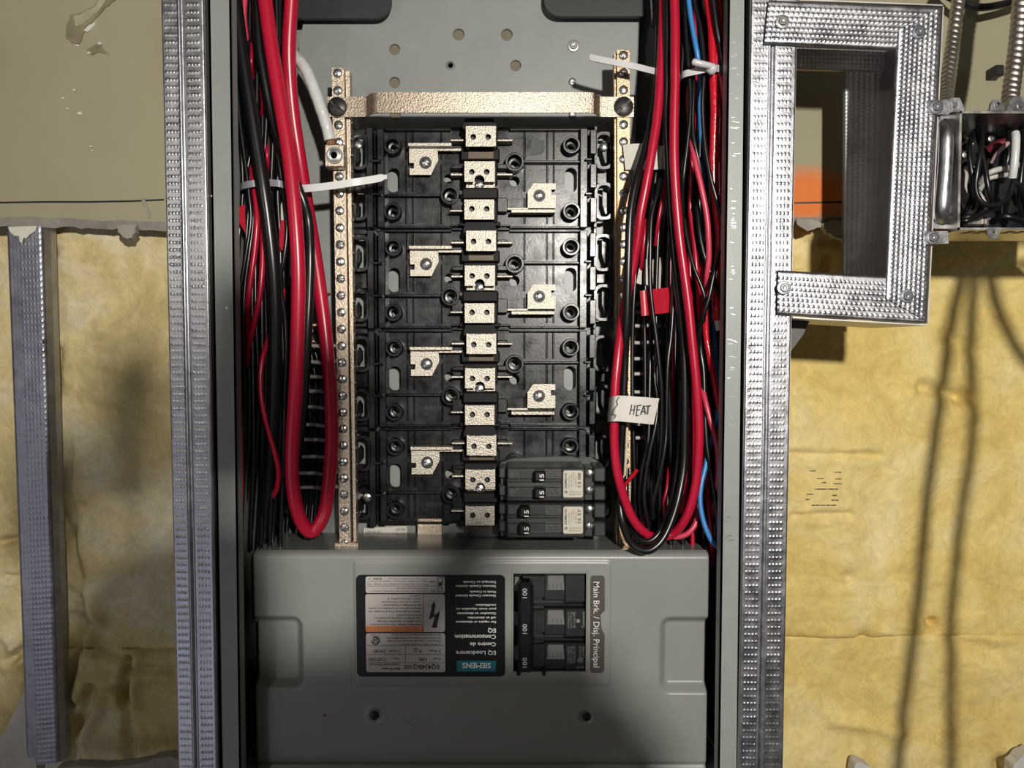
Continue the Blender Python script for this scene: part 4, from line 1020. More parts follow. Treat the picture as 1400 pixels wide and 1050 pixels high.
q.thing('bare_strands', copper, 'bare copper strands between the white taped cable and its lug', 'wire')
for i in range(2): pass
# tape seams on the white cable
RW = 4.0
def lw(label, pts, r=RW, m=red, yd=.036, name='thin_wire', group=None): return cable(name, label, pts, r, m, group, n=8, k=5, yd=yd)
lw('thin red wire with a curl passing under the grey tie, left one of two', [(338, 150, .048), (343, 205, .044), (347, 250, .040), (351, 285, .036), (351, 310, .034), (348, 345, .034), (343, 380, .034), (339, 414, .036), (338, 432, .046), (339, 460, .060)], 4.2)
lw('thin red wire beside the thick black cable, bending left below the grey tie', [(352, 200, .050), (356, 250, .046), (358.5, 300, .040), (359.5, 335, .038), (358, 375, .036), (355, 405, .036), (350, 430, .037), (344, 455, .039), (340, 475, .046), (337, 500, .06)], 4.2)
lw('thin red wire hanging against the left flange, ending low', [(331, 420, .060), (329, 455, .050), (325.5, 486, .042), (324, 521, .038), (324.5, 557, .036), (327.5, 593, .034), (329, 629, .034), (329.5, 657, .036), (328.5, 686, .038), (325.5, 702, .042), (322, 712, .050)], 4.3)
lw('thin crimson wire bulging left then right low in the left bundle', [(373, 435, .060), (366, 466, .046), (359.5, 487, .040), (356, 514, .037), (357, 543, .036), (362, 571, .036), (369, 597, .037), (377, 625, .038), (380.5, 645, .040), (378.5, 667, .043), (371, 682, .048), (362, 692, .056)], 3.7)
lw('pinkish red wire at the top left between two black cables', [(337, -40, .044), (334.5, 0, .044), (333.5, 25, .044), (336, 48, .046), (338, 66, .052), (340, 100, .064)], 4.0, pink)
lw('short red wire glimpsed between black wires near the top of the left bundle', [(344, 55, .066), (343.5, 75, .050), (344, 95, .052), (347, 120, .068)], 2.6)
lw('red wire showing behind black cable beside the looped red cable near the top', [(352, 80, .060), (356, 102, .050), (358.5, 122, .047), (360, 140, .050), (358, 165, .066)], 3.6)
lw('short red wire tip above the grey tie in the left bundle', [(364, 180, .062), (364.5, 200, .046), (366, 222, .046), (368, 240, .062)], 2.8)
lw('dim red wire between the two thick red legs at the very top', [(376, -40, .056), (377.5, 0, .056), (379, 40, .056), (381, 90, .062)], 3.2)
lw('dark red wire low behind the thick black cable on the left', [(388, 395, .062), (387, 420, .056), (385.5, 450, .056), (387, 485, .062)], 2.4)
# thin black wires filling the left bundle
rr = random.Random(4); k_ = 0
for layer, (yd0, cols) in enumerate(((.047, 6), (.060, 7), (.073, 7), (.086, 7))):
    for c_ in range(cols):
        bx = 322 + (73 if layer < 3 else 74) * (c_ + .5 * (layer % 2)) / (cols - .5)
        pts = []
        for py in (-40, 60, 150, 252, 330, 420, 520, 620, 720, 752):
            pinch = 1 - .18 * math.exp(-((py - 252) / 90) ** 2)
            x = 359 + (bx - 359) * pinch + 3.2 * math.sin(py * .009 + layer * 1.9 + c_ * .35) + rr.uniform(-1.2, 1.2)
            if py > 560: x -= (py - 560) * .05
            pts.append((x, py, yd0 + rr.uniform(-.0015, .0015)))
        lw('thin black wire running down inside the left hand bundle', pts, 3.4, blk, group='thin black wires of the left bundle'); k_ += 1
for i_, (x0, x1, x2) in enumerate(((396, 414, 404), (398, 421, 412), (401, 429, 420), (404, 436, 428), (406, 443, 436))):  # extra black wires put in to darken the gap inside the loop
    lw('thin black wire added to darken the gap between the legs of the left red loop', [(x0, 330, .080), (x0 + 3, 420, .080), (x1, 500, .078), (x1 + 3, 600, .076), (x2 + 4, 690, .078), (x2, 740, .080)], 3.4, blk, group='black wires added behind the left red loop')
# a few black wires in front
lw('thin black wire bowing outward left of the curled red wires', [(330, 90, .044), (336, 150, .042), (343, 200, .040), (338, 235, .040), (341, 262, .040), (346, 300, .041), (341, 345, .040), (335, 390, .040), (333, 440, .040), (334, 500, .043), (336, 560, .047), (333, 640, .050), (330, 720, .055)], 3.2, blk)
lw('thin black wire right of the thick black cable, crossing near the grey tie', [(375, 170, .044), (381, 220, .040), (386, 255, .039), (391, 290, .036), (392, 320, .036), (388, 355, .036), (383, 385, .038), (389, 430, .042), (391, 480, .044), (388, 560, .047)], 3.2, blk)
lw('thin black wire along the inner edge of the left flange above the red flag', [(322, 100, .040), (328, 165, .038), (335, 220, .037), (340, 262, .036), (343, 300, .036), (336, 350, .036), (328, 400, .038), (325, 450, .044)], 3.0, blk)
# white neutral wires entering the left bar
ORD = ('topmost', 'second', 'third', 'fourth', 'fifth', 'sixth', 'seventh', 'eighth', 'ninth', 'lowest')
def neutral_side(ys, x0, x1, sag, yd0, yd1, grp, lab):
    for i, y in enumerate(ys):
        s = sag * (.4 + .6 * math.sin(i * 1.7))
        cable('neutral_wire', lab % ORD[i], [(x0 - i * (1.1 if x0 < 600 else -.2), y + s * .4, yd0), ((x0 * 2 + x1) / 3, y + s * .6 - 1, yd0 - .006), ((x0 + x1 * 2) / 3, y + s, (yd0 + yd1) / 2 - .006), (x1, y - 1, yd1)], 2.7, whitew, grp, 8, 4)
neutral_side([473, 494, 515.5, 536, 556, 580, 602, 625, 646, 666], 412, 462, 3, .066, .058, 'white neutral wires of the left bar', 'short pale neutral wire running sideways behind the left red loop, %s of the row')
neutral_side([416, 428, 446, 468.5, 491.5, 512.5, 536, 580, 600], 912, 854, -1.5, .074, .060, 'white neutral wires of the right bar', 'short pale neutral wire running sideways behind the right red loop, %s of the row')
q = MB(); q.ppoly([(408, 690), (440, 690), (437, 712), (424, 721), (413, 706)], .085, .0865)
q.thing('plate_tab', mat('pale_steel_tab', (.36, .31, .27), .5, 0, .2, 120), 'pale metal tab showing inside the bottom of the red loop', 'tab', smooth=0)
q = MB()
for x, y in ((421, 456), (427, 448), (423, 470), (419, 481)):
    a = P(x - 6, y, .060); b_ = P(x + 7, y - 4, .058); q.tube([a, (a + b_) / 2 + Vector((0, -.002, .001)), b_], .0012, 6)
q.thing('bare_copper_ends', copper, 'bare copper wire ends behind the looped red cable, upper part', 'wire')
q = MB(); q.tube([P(444, 404, .055), P(449, 402.5, .053), P(454, 401.5, .052)], [.0016, .0014, .0004], 8); q.thing('wire_end', copper, 'dark pointed wire end poking out right of the red cable', 'wire')

# red and white marker tapes on the left bundle
def flag(name, label, poly, y, m, th=.0005, cat='tape'):
    q = MB(); q.ppoly(poly, y, y + th); return q.thing(name, m, label, cat, smooth=0)
flag('tape_flag', 'crimson tape flag folded to a point beside the left flange', [(320, 289), (326, 283), (334, 279.5), (335.5, 300), (336, 320), (331, 311), (325, 301)], .034, redflag)
flag('tape_flag', 'narrow crimson tape flag right of the thick black left cable', [(384, 301), (389, 301), (389.5, 325), (387, 341), (384.5, 343), (382, 335), (382.5, 312)], .038, redflag)
flag('tape_flag', 'small white tape flag above the narrow crimson one', [(384, 280), (389, 263), (394, 266), (396, 300), (390, 301), (384, 301)], .0425, paper)
flag('tape_flag', 'tiny white tape flag lower down beside the looped red cable', [(396.5, 342), (400.5, 340), (400, 378), (396.5, 378)], .041, paper)

# --- right bundle
cable('power_cable', 'thick red cable hanging in a deep U over the right wire bundle',
      [(921, -40, .020), (922, 0, .020), (923, 40, .019), (923, 80, .018), (923, 115, .018), (922, 150, .018), (921.5, 200, .018), (922.5, 240, .018), (925, 280, .018), (929, 325, .018), (935, 370, .018), (941, 415, .018), (946.5, 470, .018), (951.5, 520, .018), (955, 570, .019), (955.5, 610, .020), (952, 655, .022), (944, 692, .024), (933, 716, .028), (919, 730, .034), (897, 734.5, .033), (880, 727, .030), (864.5, 708, .028), (852.5, 678, .026), (844, 646, .024), (840, 612, .023), (839.8, 570, .022), (841, 530, .022), (843.6, 500, .023), (847, 467, .026), (851, 437, .031), (857, 405, .034), (864, 370, .033), (871, 330, .029), (876, 292, .026), (884, 250, .025), (892, 203, .026), (898.5, 160, .028), (902.5, 110, .030), (906, 50, .034), (907, 0, .036), (907, -40, .036)], 6.3, red, n=16, ref=.02)
cable('power_cable', 'thick black cable hanging in a U just beneath the right red loop',
      [(913, -40, .028), (912.5, 0, .028), (912, 75, .028), (911.5, 150, .028), (913.5, 220, .030), (917, 290, .032), (923, 360, .032), (930, 420, .031), (934.5, 470, .030), (936, 520, .030), (936, 600, .030), (934.5, 640, .029), (928.5, 675, .026), (921, 703, .022), (910, 730, .018), (898, 746, .016), (884, 753, .016), (868, 747, .019), (857.5, 733, .024), (850, 708, .031), (847, 676, .034), (849, 615, .033), (851, 580, .031), (854.5, 490, .029), (856.5, 450, .022), (858.5, 380, .019), (860.5, 310, .019), (864, 275, .020), (871.5, 240, .023), (880, 210, .0315), (889, 176, .036), (897, 130, .042), (901, 70, .044), (902, 0, .044), (902, -40, .044)], 5.4, blk, n=14, ref=.02)
cable('black_wire', 'black wire running beside the black loop, slightly inside it at the bottom', [(931, 520, .040), (929, 600, .040), (925, 650, .038), (916, 694, .033), (905, 722, .028), (893, 737, .026), (880, 740, .027), (868, 731, .032), (860, 712, .040), (856, 680, .046), (857, 640, .050)], 4.0, blk)
B = lambda label, pts, r=3.2, m=blk, yd=.04, g=None, name='wire': cable(name, label, pts, r, m, g, n=9, k=5, yd=yd)
B('blue wire crossing behind the white tie and looping low at the right flange', [(939, -40, .030), (942.5, 10, .030), (948, 45, .030), (953.5, 75, .030), (957, 100, .034), (957, 150, .044), (961, 230, .054), (968, 330, .056), (976, 450, .050), (981, 540, .040), (979, 576, .036), (971, 606, .036), (964, 640, .034), (959, 661, .032), (957, 684, .030), (960.5, 708, .028), (968, 730, .026), (977, 744, .026), (988, 751, .030)], 3.6, blue)
B('thick glossy red taped cable at the right with its cut end showing', [(963, -40, .030), (968, 0, .030), (973, 35, .029), (974.5, 70, .028), (975.5, 110, .028), (977, 150, .028), (976, 190, .029), (975, 225, .030), (976, 255, .031), (980, 290, .033), (983, 330, .036), (981, 370, .037), (979, 405, .036), (981, 438, .036)], 6.0, redt, g=None, name='taped_cable')
B('second glossy red taped cable squeezed against the right flange', [(981, -40, .040), (983.5, 0, .040), (986, 30, .040), (987, 65, .041), (986.5, 110, .043), (984.5, 170, .046), (984, 240, .050), (986, 320, .052), (986, 420, .054), (984, 520, .056)], 4.6, redt, name='taped_cable')
q = MB(); q.tube([P(980.5, 434, .036), P(981.5, 444, .036), P(982.5, 452, .036)], [M(4.6, .036), M(4.4, .036), M(3.8, .036)], 10); q.thing('cable_end', whitew, 'pale cut end of the glossy red taped cable', 'wire')
B('third red taped cable angling down right of the red loop', [(958, 360, .046), (964, 420, .042), (965.5, 457, .038), (969, 480, .036), (974.5, 511, .035), (980, 541, .036), (983.5, 566, .038), (985, 600, .044)], 4.6, redt, name='taped_cable')
B('dark grey black wire at the top right passing over the white tie', [(972, -40, .022), (975, 0, .022), (979.5, 36, .022), (985, 66, .023), (988, 92, .025), (990, 130, .034)], 3.6)
B('light red wire leaving the white tie towards the right flange', [(976, 40, .038), (977.5, 62, .030), (981, 85, .026), (986, 108, .025), (990, 138, .028), (993, 170, .040)], 3.2, pink)
B('thin black wire sweeping right below the white tie to the flange', [(945, -40, .030), (950, 5, .030), (957, 35, .028), (961, 65, .027), (962.5, 100, .026), (960.5, 137, .026), (961.5, 173, .026), (965.5, 211, .025), (972.5, 247, .024), (981, 278, .024), (987, 305, .026), (986, 330, .027), (979, 361, .027), (974, 384, .026), (969, 408, .026), (962, 430, .028), (956, 455, .034), (954, 500, .046)], 3.0)
B('thin black wire from the top passing left of the light red wire', [(936, -40, .034), (937, 30, .032), (940, 76, .030), (943.6, 122, .029), (943.6, 158, .028), (939, 203, .028), (934.5, 241, .029), (933, 270, .034), (935, 330, .046)], 2.9)
B('thin black wire crossing behind the light red wire under the tie', [(946, 60, .040), (948, 114, .032), (947, 173, .031), (951, 203, .030), (957, 229, .031), (961, 270, .036), (963, 330, .046)], 3.0)
B('light red wire slanting down right from the middle of the bundle', [(941, 120, .050), (942.5, 165, .042), (945.5, 193, .034), (950, 218, .030), (959, 257, .028), (966, 293, .028), (968.5, 323, .029), (969, 353, .031), (966.5, 378, .034), (965, 410, .044)], 3.9, pink)
B('light red wire curving low between red loop and right flange', [(955, 500, .050), (962, 538, .036), (969.5, 569, .031), (978, 600, .029), (981.5, 623, .029), (982, 648, .030), (979, 673, .033), (976, 705, .044)], 3.7, pink)
B('dark wire falling straight between blue and light red wires', [(955, 440, .046), (958, 480, .040), (962, 510, .038), (963.5, 560, .036), (966, 608, .034), (971, 638, .033), (977, 676, .032), (981.5, 722, .033), (983, 770, .036)], 4.0)
B('red wire ending low right behind the blue loop', [(965, 620, .052), (967.5, 670, .042), (970.5, 705, .040), (972.5, 736, .040), (973, 770, .042)], 3.3, red)
B('light red wire curving round the bottom behind the loops', [(955, 690, .044), (953.5, 707, .040), (948, 721, .038), (937, 731, .038), (922, 734, .040), (908, 728, .046)], 4.0, pink)
B('red wire peeking out inside the right leg of the red loop', [(940, 560, .050), (941.5, 610, .040), (942, 630, .037), (939, 654, .036), (936, 682, .038), (930, 700, .046)], 3.4, red)
B('dark red wire curling low inside the red loop', [(915, 640, .056), (912.5, 665, .050), (908, 690, .048), (910, 712, .050), (916, 730, .056)], 3.0, red)
B('red wire dimly seen behind the red loop in the middle', [(944, 290, .048), (949, 330, .044), (952, 365, .042), (955, 395, .044), (957, 440, .052)], 3.8, red)
B('thin red wire in the gap left of the loop', [(912, 235, .050), (908, 262, .044), (903, 285, .042), (899, 310, .044), (896, 335, .052)], 2.6, red)
B('thin red wire just under the black cable left of the bundle', [(884, 300, .044), (881, 325, .042), (878, 352, .044), (876, 375, .052)], 3.2, red)
B('small red wire scrap low inside the loop', [(854, 664, .046), (860, 656, .044), (866, 649, .043), (871, 642, .042)], 2.8, redt)
B('thin black wire in front of the red tape flag', [(902, 245, .040), (898.5, 264, .036), (893, 285, .034), (890, 305, .033), (889, 346, .032), (889, 391, .032), (893, 430, .032), (896.5, 455, .032), (901, 496, .032), (904.5, 535, .033), (904, 600, .036), (900, 650, .040)], 2.9)
B('thin black wire bowing in the middle of the right loop', [(921, 380, .042), (920, 420, .040), (917.5, 458, .038), (913, 496, .036), (911.5, 541, .036), (911, 587, .036), (908.5, 615, .035), (901, 653, .035), (893.5, 684, .036), (893, 710, .040)], 3.1)
B('thin black wire hooking left under the handwritten label', [(898, 470, .044), (895, 515, .041), (899, 549, .040), (896, 582, .037), (889, 615, .036), (882.5, 653, .036), (881, 684, .036), (887, 720, .038)], 2.9)
B('thin black wire left of the hooked one under the label', [(889, 480, .050), (888, 540, .046), (886, 606, .042), (878, 640, .042), (875, 680, .043), (878, 712, .046)], 3.0)
B('thin black wire crossing right of the red loop at mid height', [(936, 300, .040), (938, 318, .038), (947, 361, .034), (959, 392, .032), (964, 412, .032), (962, 440, .036)], 2.8)
B('thicker black wire right of the red loop heading for the flange', [(953, 280, .040), (956, 315, .036), (962, 346, .034), (969.5, 368, .033), (977, 390, .032), (986, 405, .033), (992, 412, .038)], 3.6)
rr = random.Random(8)
for layer, (yd0, cols) in enumerate(((.052, 8), (.064, 9), (.076, 9), (.088, 9))):
    for c_ in range(cols):
        bx = 868 + 116 * (c_ + .5 * (layer % 2)) / (cols - .5)
        pts = []
        for py in (-40, 60, 110, 200, 300, 400, 500, 600, 680, 745):
            pinch = 1 - .42 * math.exp(-((py - 40) / 210) ** 2)
            x = 953 + (bx - 953) * pinch + 3.5 * math.sin(py * .010 + layer * 1.7 + c_ * .3) + rr.uniform(-1.2, 1.2)
            pts.append((x, py, yd0 + rr.uniform(-.0015, .0015)))
        dr = (c_ + 2 * layer) % 8 == 5
        lw('thin red wire buried in the right hand bundle' if dr else 'thin black wire buried in the right hand bundle', pts, 3.3, red if dr else blk, group='thin red wires buried in the right bundle' if dr else 'thin black wires of the right bundle')
B('cream wire hanging below the handwritten label', [(858, 576, .036), (857, 592, .036), (856.5, 612, .037), (855, 636, .038), (854, 650, .040)], 1.9, cream)
# tapes and flags on the right
flag('tape_flag', 'blank white tape flag behind red and black cables beside the copper bar', [(851.5, 198), (866, 196.5), (879, 196), (900, 199), (908, 200), (908, 231), (890, 232), (855, 232)], .046, paper)
flag('tape_flag', 'small white tape strip left of a black wire above the red flag, left one', [(874.5, 363), (878, 361), (877, 389), (870, 387)], .048, paper)
flag('tape_flag', 'small white tape strip above the red flag, middle one', [(881, 355), (885, 354), (886, 390), (879.5, 388)], .048, paper)
fl3 = flag('tape_flag', 'beige tape strip with a hand drawn mark above the red flag', [(890.5, 357), (896, 352), (905, 352), (903, 395), (893, 393)], .056, mat('beige_tape', (.30, .26, .21), .5))
q = MB(); q.pbox(892, 372, 899, 373, .0554, .0558); q.pbox(892, 382, 897, 383, .0554, .0558); q.pbox(898, 373, 899, 379, .0554, .0558); q.build('drawn_mark', ink, fl3, 0)
q = MB(); pts = [(876, 415, .037), (884, 414, .0365), (893, 412.5, .040), (908, 411, .043), (920, 409, .046), (928, 407, .052)]
pp = spline([P(*p_) for p_ in pts], 4)
q.ribbon(pp, [(M(-1.2, .04), 0, M(17, .04))] * len(pp), [(0, .0004, 0)] * len(pp)); q.thing('tape_flag', redflag, 'crimson tape flag wrapped round wires in the right bundle', 'tape', smooth=30)
hl = root('tape_label', 'white tape label handwritten HEAT wrapped round the red and black loops', 'label', P(868, 580, .015))
pts = [(832, 560, .030), (834, 559.5, .020), (839, 559, .0135), (846, 558.5, .0125), (856, 559, .0118), (868, 560, .0118), (880, 561, .0125), (890, 562, .0135), (897.5, 562.5, .0145)]
pp = spline([P(*p_) for p_ in pts], 4)
q = MB(); q.ribbon(pp, [(M(-2.6, .013) * min(1, max(0, (p_.x - .0) / .09 - .5)), 0, M(18.3, .013))] * len(pp), [(0, .0004, 0)] * len(pp)) if 0 else None
wv = []
for p_ in pp:
    f = (p_.x - pp[0].x) / (pp[-1].x - pp[0].x); wv.append((M(1.2 + 2.6 * f, .013), 0, M(17.5 + .6 * f, .013)))
q.ribbon(pp, wv, [(0, .0004, 0)] * len(pp)); q.build('tape', mat('label_tape', (.56, .53, .49), .5, 0, .04, 100), hl, 40)
q = MB()
def stroke(mb, ps, w_=.55, y=.0114):
    for (x0, y0), (x1, y1) in zip(ps[:-1], ps[1:]):
        a, b_ = P(x0, y0, y), P(x1, y1, y); d = (b_ - a).normalized(); nn = Vector((d.z, 0, -d.x)) * M(w_, y); e = d * M(.3, y)
        mb.add([a - e - nn, b_ + e - nn, b_ + e + nn, a - e + nn, ], [(0, 1, 2, 3)])
stroke(q, [(863.8, 553.5), (861.2, 566.5)], .8); stroke(q, [(868.3, 554), (866, 567)], .8); stroke(q, [(862.3, 560.5), (867.5, 560.8)], .8)
stroke(q, [(871.5, 554.5), (869.8, 568.5)], .8); stroke(q, [(871.3, 554.7), (877, 553.8)], .8); stroke(q, [(870.7, 560.6), (875, 560)], .8); stroke(q, [(869.8, 568.5), (873.5, 567.5)], .8)
stroke(q, [(876.2, 566.5), (880.4, 554.5), (882.8, 566)], .8); stroke(q, [(877.3, 563), (882, 562.4)], .8)
stroke(q, [(883, 555.3), (890, 554.6)], .8); stroke(q, [(886.6, 555), (885.6, 566)], .8)
q.build('handwriting', ink, hl, 0)
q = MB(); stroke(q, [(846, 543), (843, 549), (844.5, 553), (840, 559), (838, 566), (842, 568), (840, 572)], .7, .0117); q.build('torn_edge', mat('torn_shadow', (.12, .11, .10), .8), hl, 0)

# --- cable ties
q = MB(); pts = [(331, 262, .050), (328.5, 257, .040), (332, 254, .034), (342, 251.5, .0315), (352, 250, .0325), (362, 249.5, .0345), (372, 250, .0345), (382, 251, .0345), (390, 254, .038), (394, 258, .046)]
pp = spline([P(*p_) for p_ in pts], 4); q.ribbon(pp, [(0, 0, M(4.6, .033))] * len(pp), [(0, .0011, 0)] * len(pp))
q.thing('cable_tie', greyn, 'grey cable tie band round the left wire bundle', 'cable tie', smooth=40)
q = MB(); pts = [(404, 258, .040), (418, 257.5, .036), (440, 255.5, .035), (462, 252.5, .0345), (485, 249, .036), (505, 246, .039), (529, 241.5, .043)]
pp = spline([P(*p_) for p_ in pts], 5); wd = [(0, 0, M(5.0 if i < len(pp) - 2 else 3, .036)) for i in range(len(pp))]
q.ribbon(pp, wd, [(0, .0011, 0)] * len(pp))
tl = q.thing('cable_tie_tail', clearn, 'clear cable tie tail reaching across the left neutral bar', 'cable tie', smooth=40)
q = MB(); pts = [(806, 78, .034), (820, 81, .032), (845, 86, .030), (870, 91, .030), (890, 96, .033), (906, 99, .040)]
pp = spline([P(*p_) for p_ in pts], 5); q.ribbon(pp, [(0, 0, M(4.2 if i > 0 else 2.6, .032)) for i in range(len(pp))], [(0, .0011, 0)] * len(pp))
q.thing('cable_tie_tail', nylon, 'milky cable tie tail reaching left over the right neutral bar', 'cable tie', smooth=40)
tr = root('cable_tie', 'milky cable tie with round head closing the right wire bundle', 'cable tie', P(960, 100, .03))
q = MB(); pts = [(929, 112, .036), (931, 105, .028), (936, 101, .0235), (946, 98.5, .0215), (958, 96, .0205), (970, 93.5, .0200), (982, 93.5, .0205), (990, 95.5, .026), (994, 97, .034)]
pp = spline([P(*p_) for p_ in pts], 5); q.ribbon(pp, [(0, 0, M(4.4, .022))] * len(pp), [(0, .0011, 0)] * len(pp)); q.build('band', nylon, tr, 40)
q = MB(); q.pbox(967.5, 84, 983, 99.5, .0135, .021, .0026); q.build('head', nylon, tr, 50)
q = MB(); q.tube(spline([P(946, 84, .014), P(955, 86.5, .0135), (P(966, 89, .014)), P(975, 91.5, .016)], 4), [.0012, .0022, .0023, .0023, .0023, .0023, .0023, .0022, .0022, .0022, .0022, .0022, .0022], 10); q.build('tail', nylon, tr, 50)
# ------------------------------------------------------------------ bracket frame of steel track on the right stud
fr = root('track_frame', 'open rectangular frame of dimpled steel track screwed to the right stud', 'frame', P(1165, 440, 0))
def track_h(cols, seed, wear, a0=.115, pa=.118, pb=.0031):
    def h(A, B, W, L):
        g = dimples(A, B, W * a0, W * pa, cols, pb, .00088, .00042, seed, wear)
        g += .00016 * np.sin(B * 33 + seed) + .00012 * np.sin(A * 260 + B * 15)
        return g + edge_round(A, W, .0026) * .8
    return h
FYY = -.0035
# top, right and bottom members: front flanges
TLp, TRp, BRp, BLp = P(1051, -1, FYY), P(1289, 9, FYY), P(1227, 67.5, FYY), P(1045, 59.5, FYY)
flange('top_flange', BLp, P(1051, -1, FYY), P(1288, 9, FYY), P(1228, 67, FYY), .00045, track_h(7, 1, .25), galv, fr)
flange('right_flange', P(1227, 43, FYY - .0010), P(1289, 9.5, FYY - .0010), P(1267.8, 440, FYY - .0010), P(1210.5, 407, FYY - .0010), .00045, track_h(8, 2, .15, .12, .108), galv, fr)
flange('bottom_flange', P(1062.5, 430.5, FYY), P(1064, 369, FYY), P(1211, 377.5, FYY), P(1268, 442.5, FYY), .00045, track_h(7, 3, .4), galv, fr)
def sheet(mb, a, b, y1, th=.0009, dz=0, dx=0):     # web from edge a-b straight back to y1
    a, b = Vector(a), Vector(b); s = Vector((dx, 0, dz))
    mb.add([a, b, (b.x, y1, b.z), (a.x, y1, a.z), a + s, b + s, Vector((b.x, y1, b.z)) + s, Vector((a.x, y1, a.z)) + s],
           [(0, 1, 2, 3), (4, 7, 6, 5), (0, 4, 5, 1), (1, 5, 6, 2), (2, 6, 7, 3), (3, 7, 4, 0)])
RY = .078
q = MB(); sheet(q, P(1289, 9, FYY + .0026), P(1267.6, 442, FYY + .0026), RY, dx=.0009); q.build('right_web', galv_dark, fr, 0)
q = MB(); sheet(q, P(1093, 0.5, FYY + .0026), P(1289, 8, FYY + .0026), RY, dz=.0009); q.build('top_web', galv_dark, fr, 0)
q = MB(); sheet(q, P(1084, 433, FYY + .0026), P(1268, 443.5, FYY + .0026), RY, dz=-.0009); q.build('bottom_web', galv_dark, fr, 0)
flange('right_rear_flange', P(1154, 96, RY), P(1217, 62, RY), P(1208, 430, RY), P(1152.5, 400, RY), .0008, track_h(7, 5, .2, .06, .12), galv_dark, fr)
flange('top_rear_flange', P(1080, 95, RY - .001), P(1080, 47, RY - .001), P(1212, 50, RY - .001), P(1210, 99, RY - .001), .0008, track_h(7, 6, .3, .06, .12), galv_dark, fr)
q = MB(); q.ppoly([(1060, 440), (1108, 436), (1098, 458), (1086, 474), (1081, 481), (1060, 481)], .030, .031); q.build('bent_tab', mat('dark_flap', (.09, .085, .08), .5), fr, 0)
for x, y, me in ((1069.5, 30, S_was), (1256, 44, S_zinc), (1239.5, 405, S_zinc), (1071.5, 393.5, S_zinc)):
    part_copy(me, 'washer_screw', fr, P(x, y, FYY - .0014), (0, x, 0))
# ------------------------------------------------------------------ device box with wires, connectors and flexible conduits
jb = root('device_box', 'open steel device box full of wires at the right edge, held to the frame', 'electrical box', P(1360, 320, .03))
JY, JB = -.001, .055
def J(px, py, y=JY): return P(px, py, y)
tl, bl_ = J(1312, 152), J(1309, 314); X1 = J(1560, 200).x
boxm = mat('device_box_steel', (.55, .53, .50), .35, 1, .2, 90, rvar=.1)
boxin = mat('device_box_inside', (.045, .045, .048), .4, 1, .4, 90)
q = MB(); q.box(tl.x, X1, JY, JB, tl.z - .0014, tl.z, 0); q.build('top_plate', boxm, jb, 0)
q = MB(); q.box(bl_.x, X1, JY, JB, bl_.z, bl_.z + .0014, 0)
q.build('bottom_plate', boxm, jb, 0)
q = MB()
for x in (1318, 1334, 1350, 1372, 1388): c = J(x, 314, .012); q.box(c.x, c.x + .0045, .006, .016, bl_.z - .0003, bl_.z + .0001)
q.build_each('slot_hole', ink, jb, 0)
q = MB(); q.prism([tl, tl + Vector((.0016, 0, 0)), bl_ + Vector((.0016, 0, 0)), bl_], JB); q.build('side_plate', boxm, jb, 0)
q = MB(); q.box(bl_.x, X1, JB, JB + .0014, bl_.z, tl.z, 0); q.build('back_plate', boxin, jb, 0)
# ribbed mounting bracket between box and frame
q = MB(); a, b_ = P(1283, 160, .004), P(1281, 310, .004)
q.prism([P(1273, 160, .012), P(1311, 156, .012), P(1308, 313, .012), P(1268, 312, .012)], .0135); q.build('bracket_plate', mat('bracket_steel', (.34, .34, .36), .4, 1, .15, 80), jb, 0)
q = MB(); q.tube(spline([P(1290, 170, .016), P(1292, 176, .009), P(1293.5, 186, .0055), P(1293, 220, .0045), P(1290, 260, .0045), P(1288, 284, .0055), P(1287, 295, .009), P(1288, 302, .016)], 4), [M(9.5, 0)] * 29, 14); q.build('bracket_rib', galv, jb, 60)
for (x, y, poly) in ((1279.5, 146.6, [(1268, 137), (1300, 136), (1303, 142), (1303, 151), (1296, 157), (1285, 156), (1270, 156)]), (1274.5, 325, [(1264, 316), (1296, 316), (1297, 333), (1264, 334)])):
    q = MB(); q.ppoly(poly, -.0060, -.0048); q.build('bracket_ear', galv, jb, 0)
    part_copy(S_zinc, 'bracket_screw', jb, P(x, y, -.0062), (0, x, 0))
for cx, cy, up in ((1362, 146, 1), (1357, 318.5, 0)):
    q = MB(); w1 = 9
    if up: q.plate([xz(x, y, JY) for x, y in ((cx - 10, 152), (cx - 8.5, 142), (cx - 5, 137), (cx + 4, 137), (cx + 8, 142), (cx + 10, 152))], [circ(cx + .5, cy - 3, JY, 2.6, 10)], JY - .001, JY + .0008)
    else: q.plate([xz(x, y, JY) for x, y in ((cx - 10, 311), (cx - 8, 321), (cx - 4, 326.5), (cx + 4, 326.5), (cx + 8, 321), (cx + 10, 311))], [circ(cx, cy - 1, JY, 2.6, 10)], JY - .001, JY + .0008)
    q.build('mounting_ear', galv, jb, 0)
    q = MB(); c = P(cx + .5, cy - (3 if up else 1), JY); q.lathe(c, [(M(4.2, 0), -.001), (M(3.6, 0), -.0016), (M(2.6, 0), -.0016), (M(2.5, 0), .001)], 14, cap=False); q.build('ear_rim', boxm, jb)
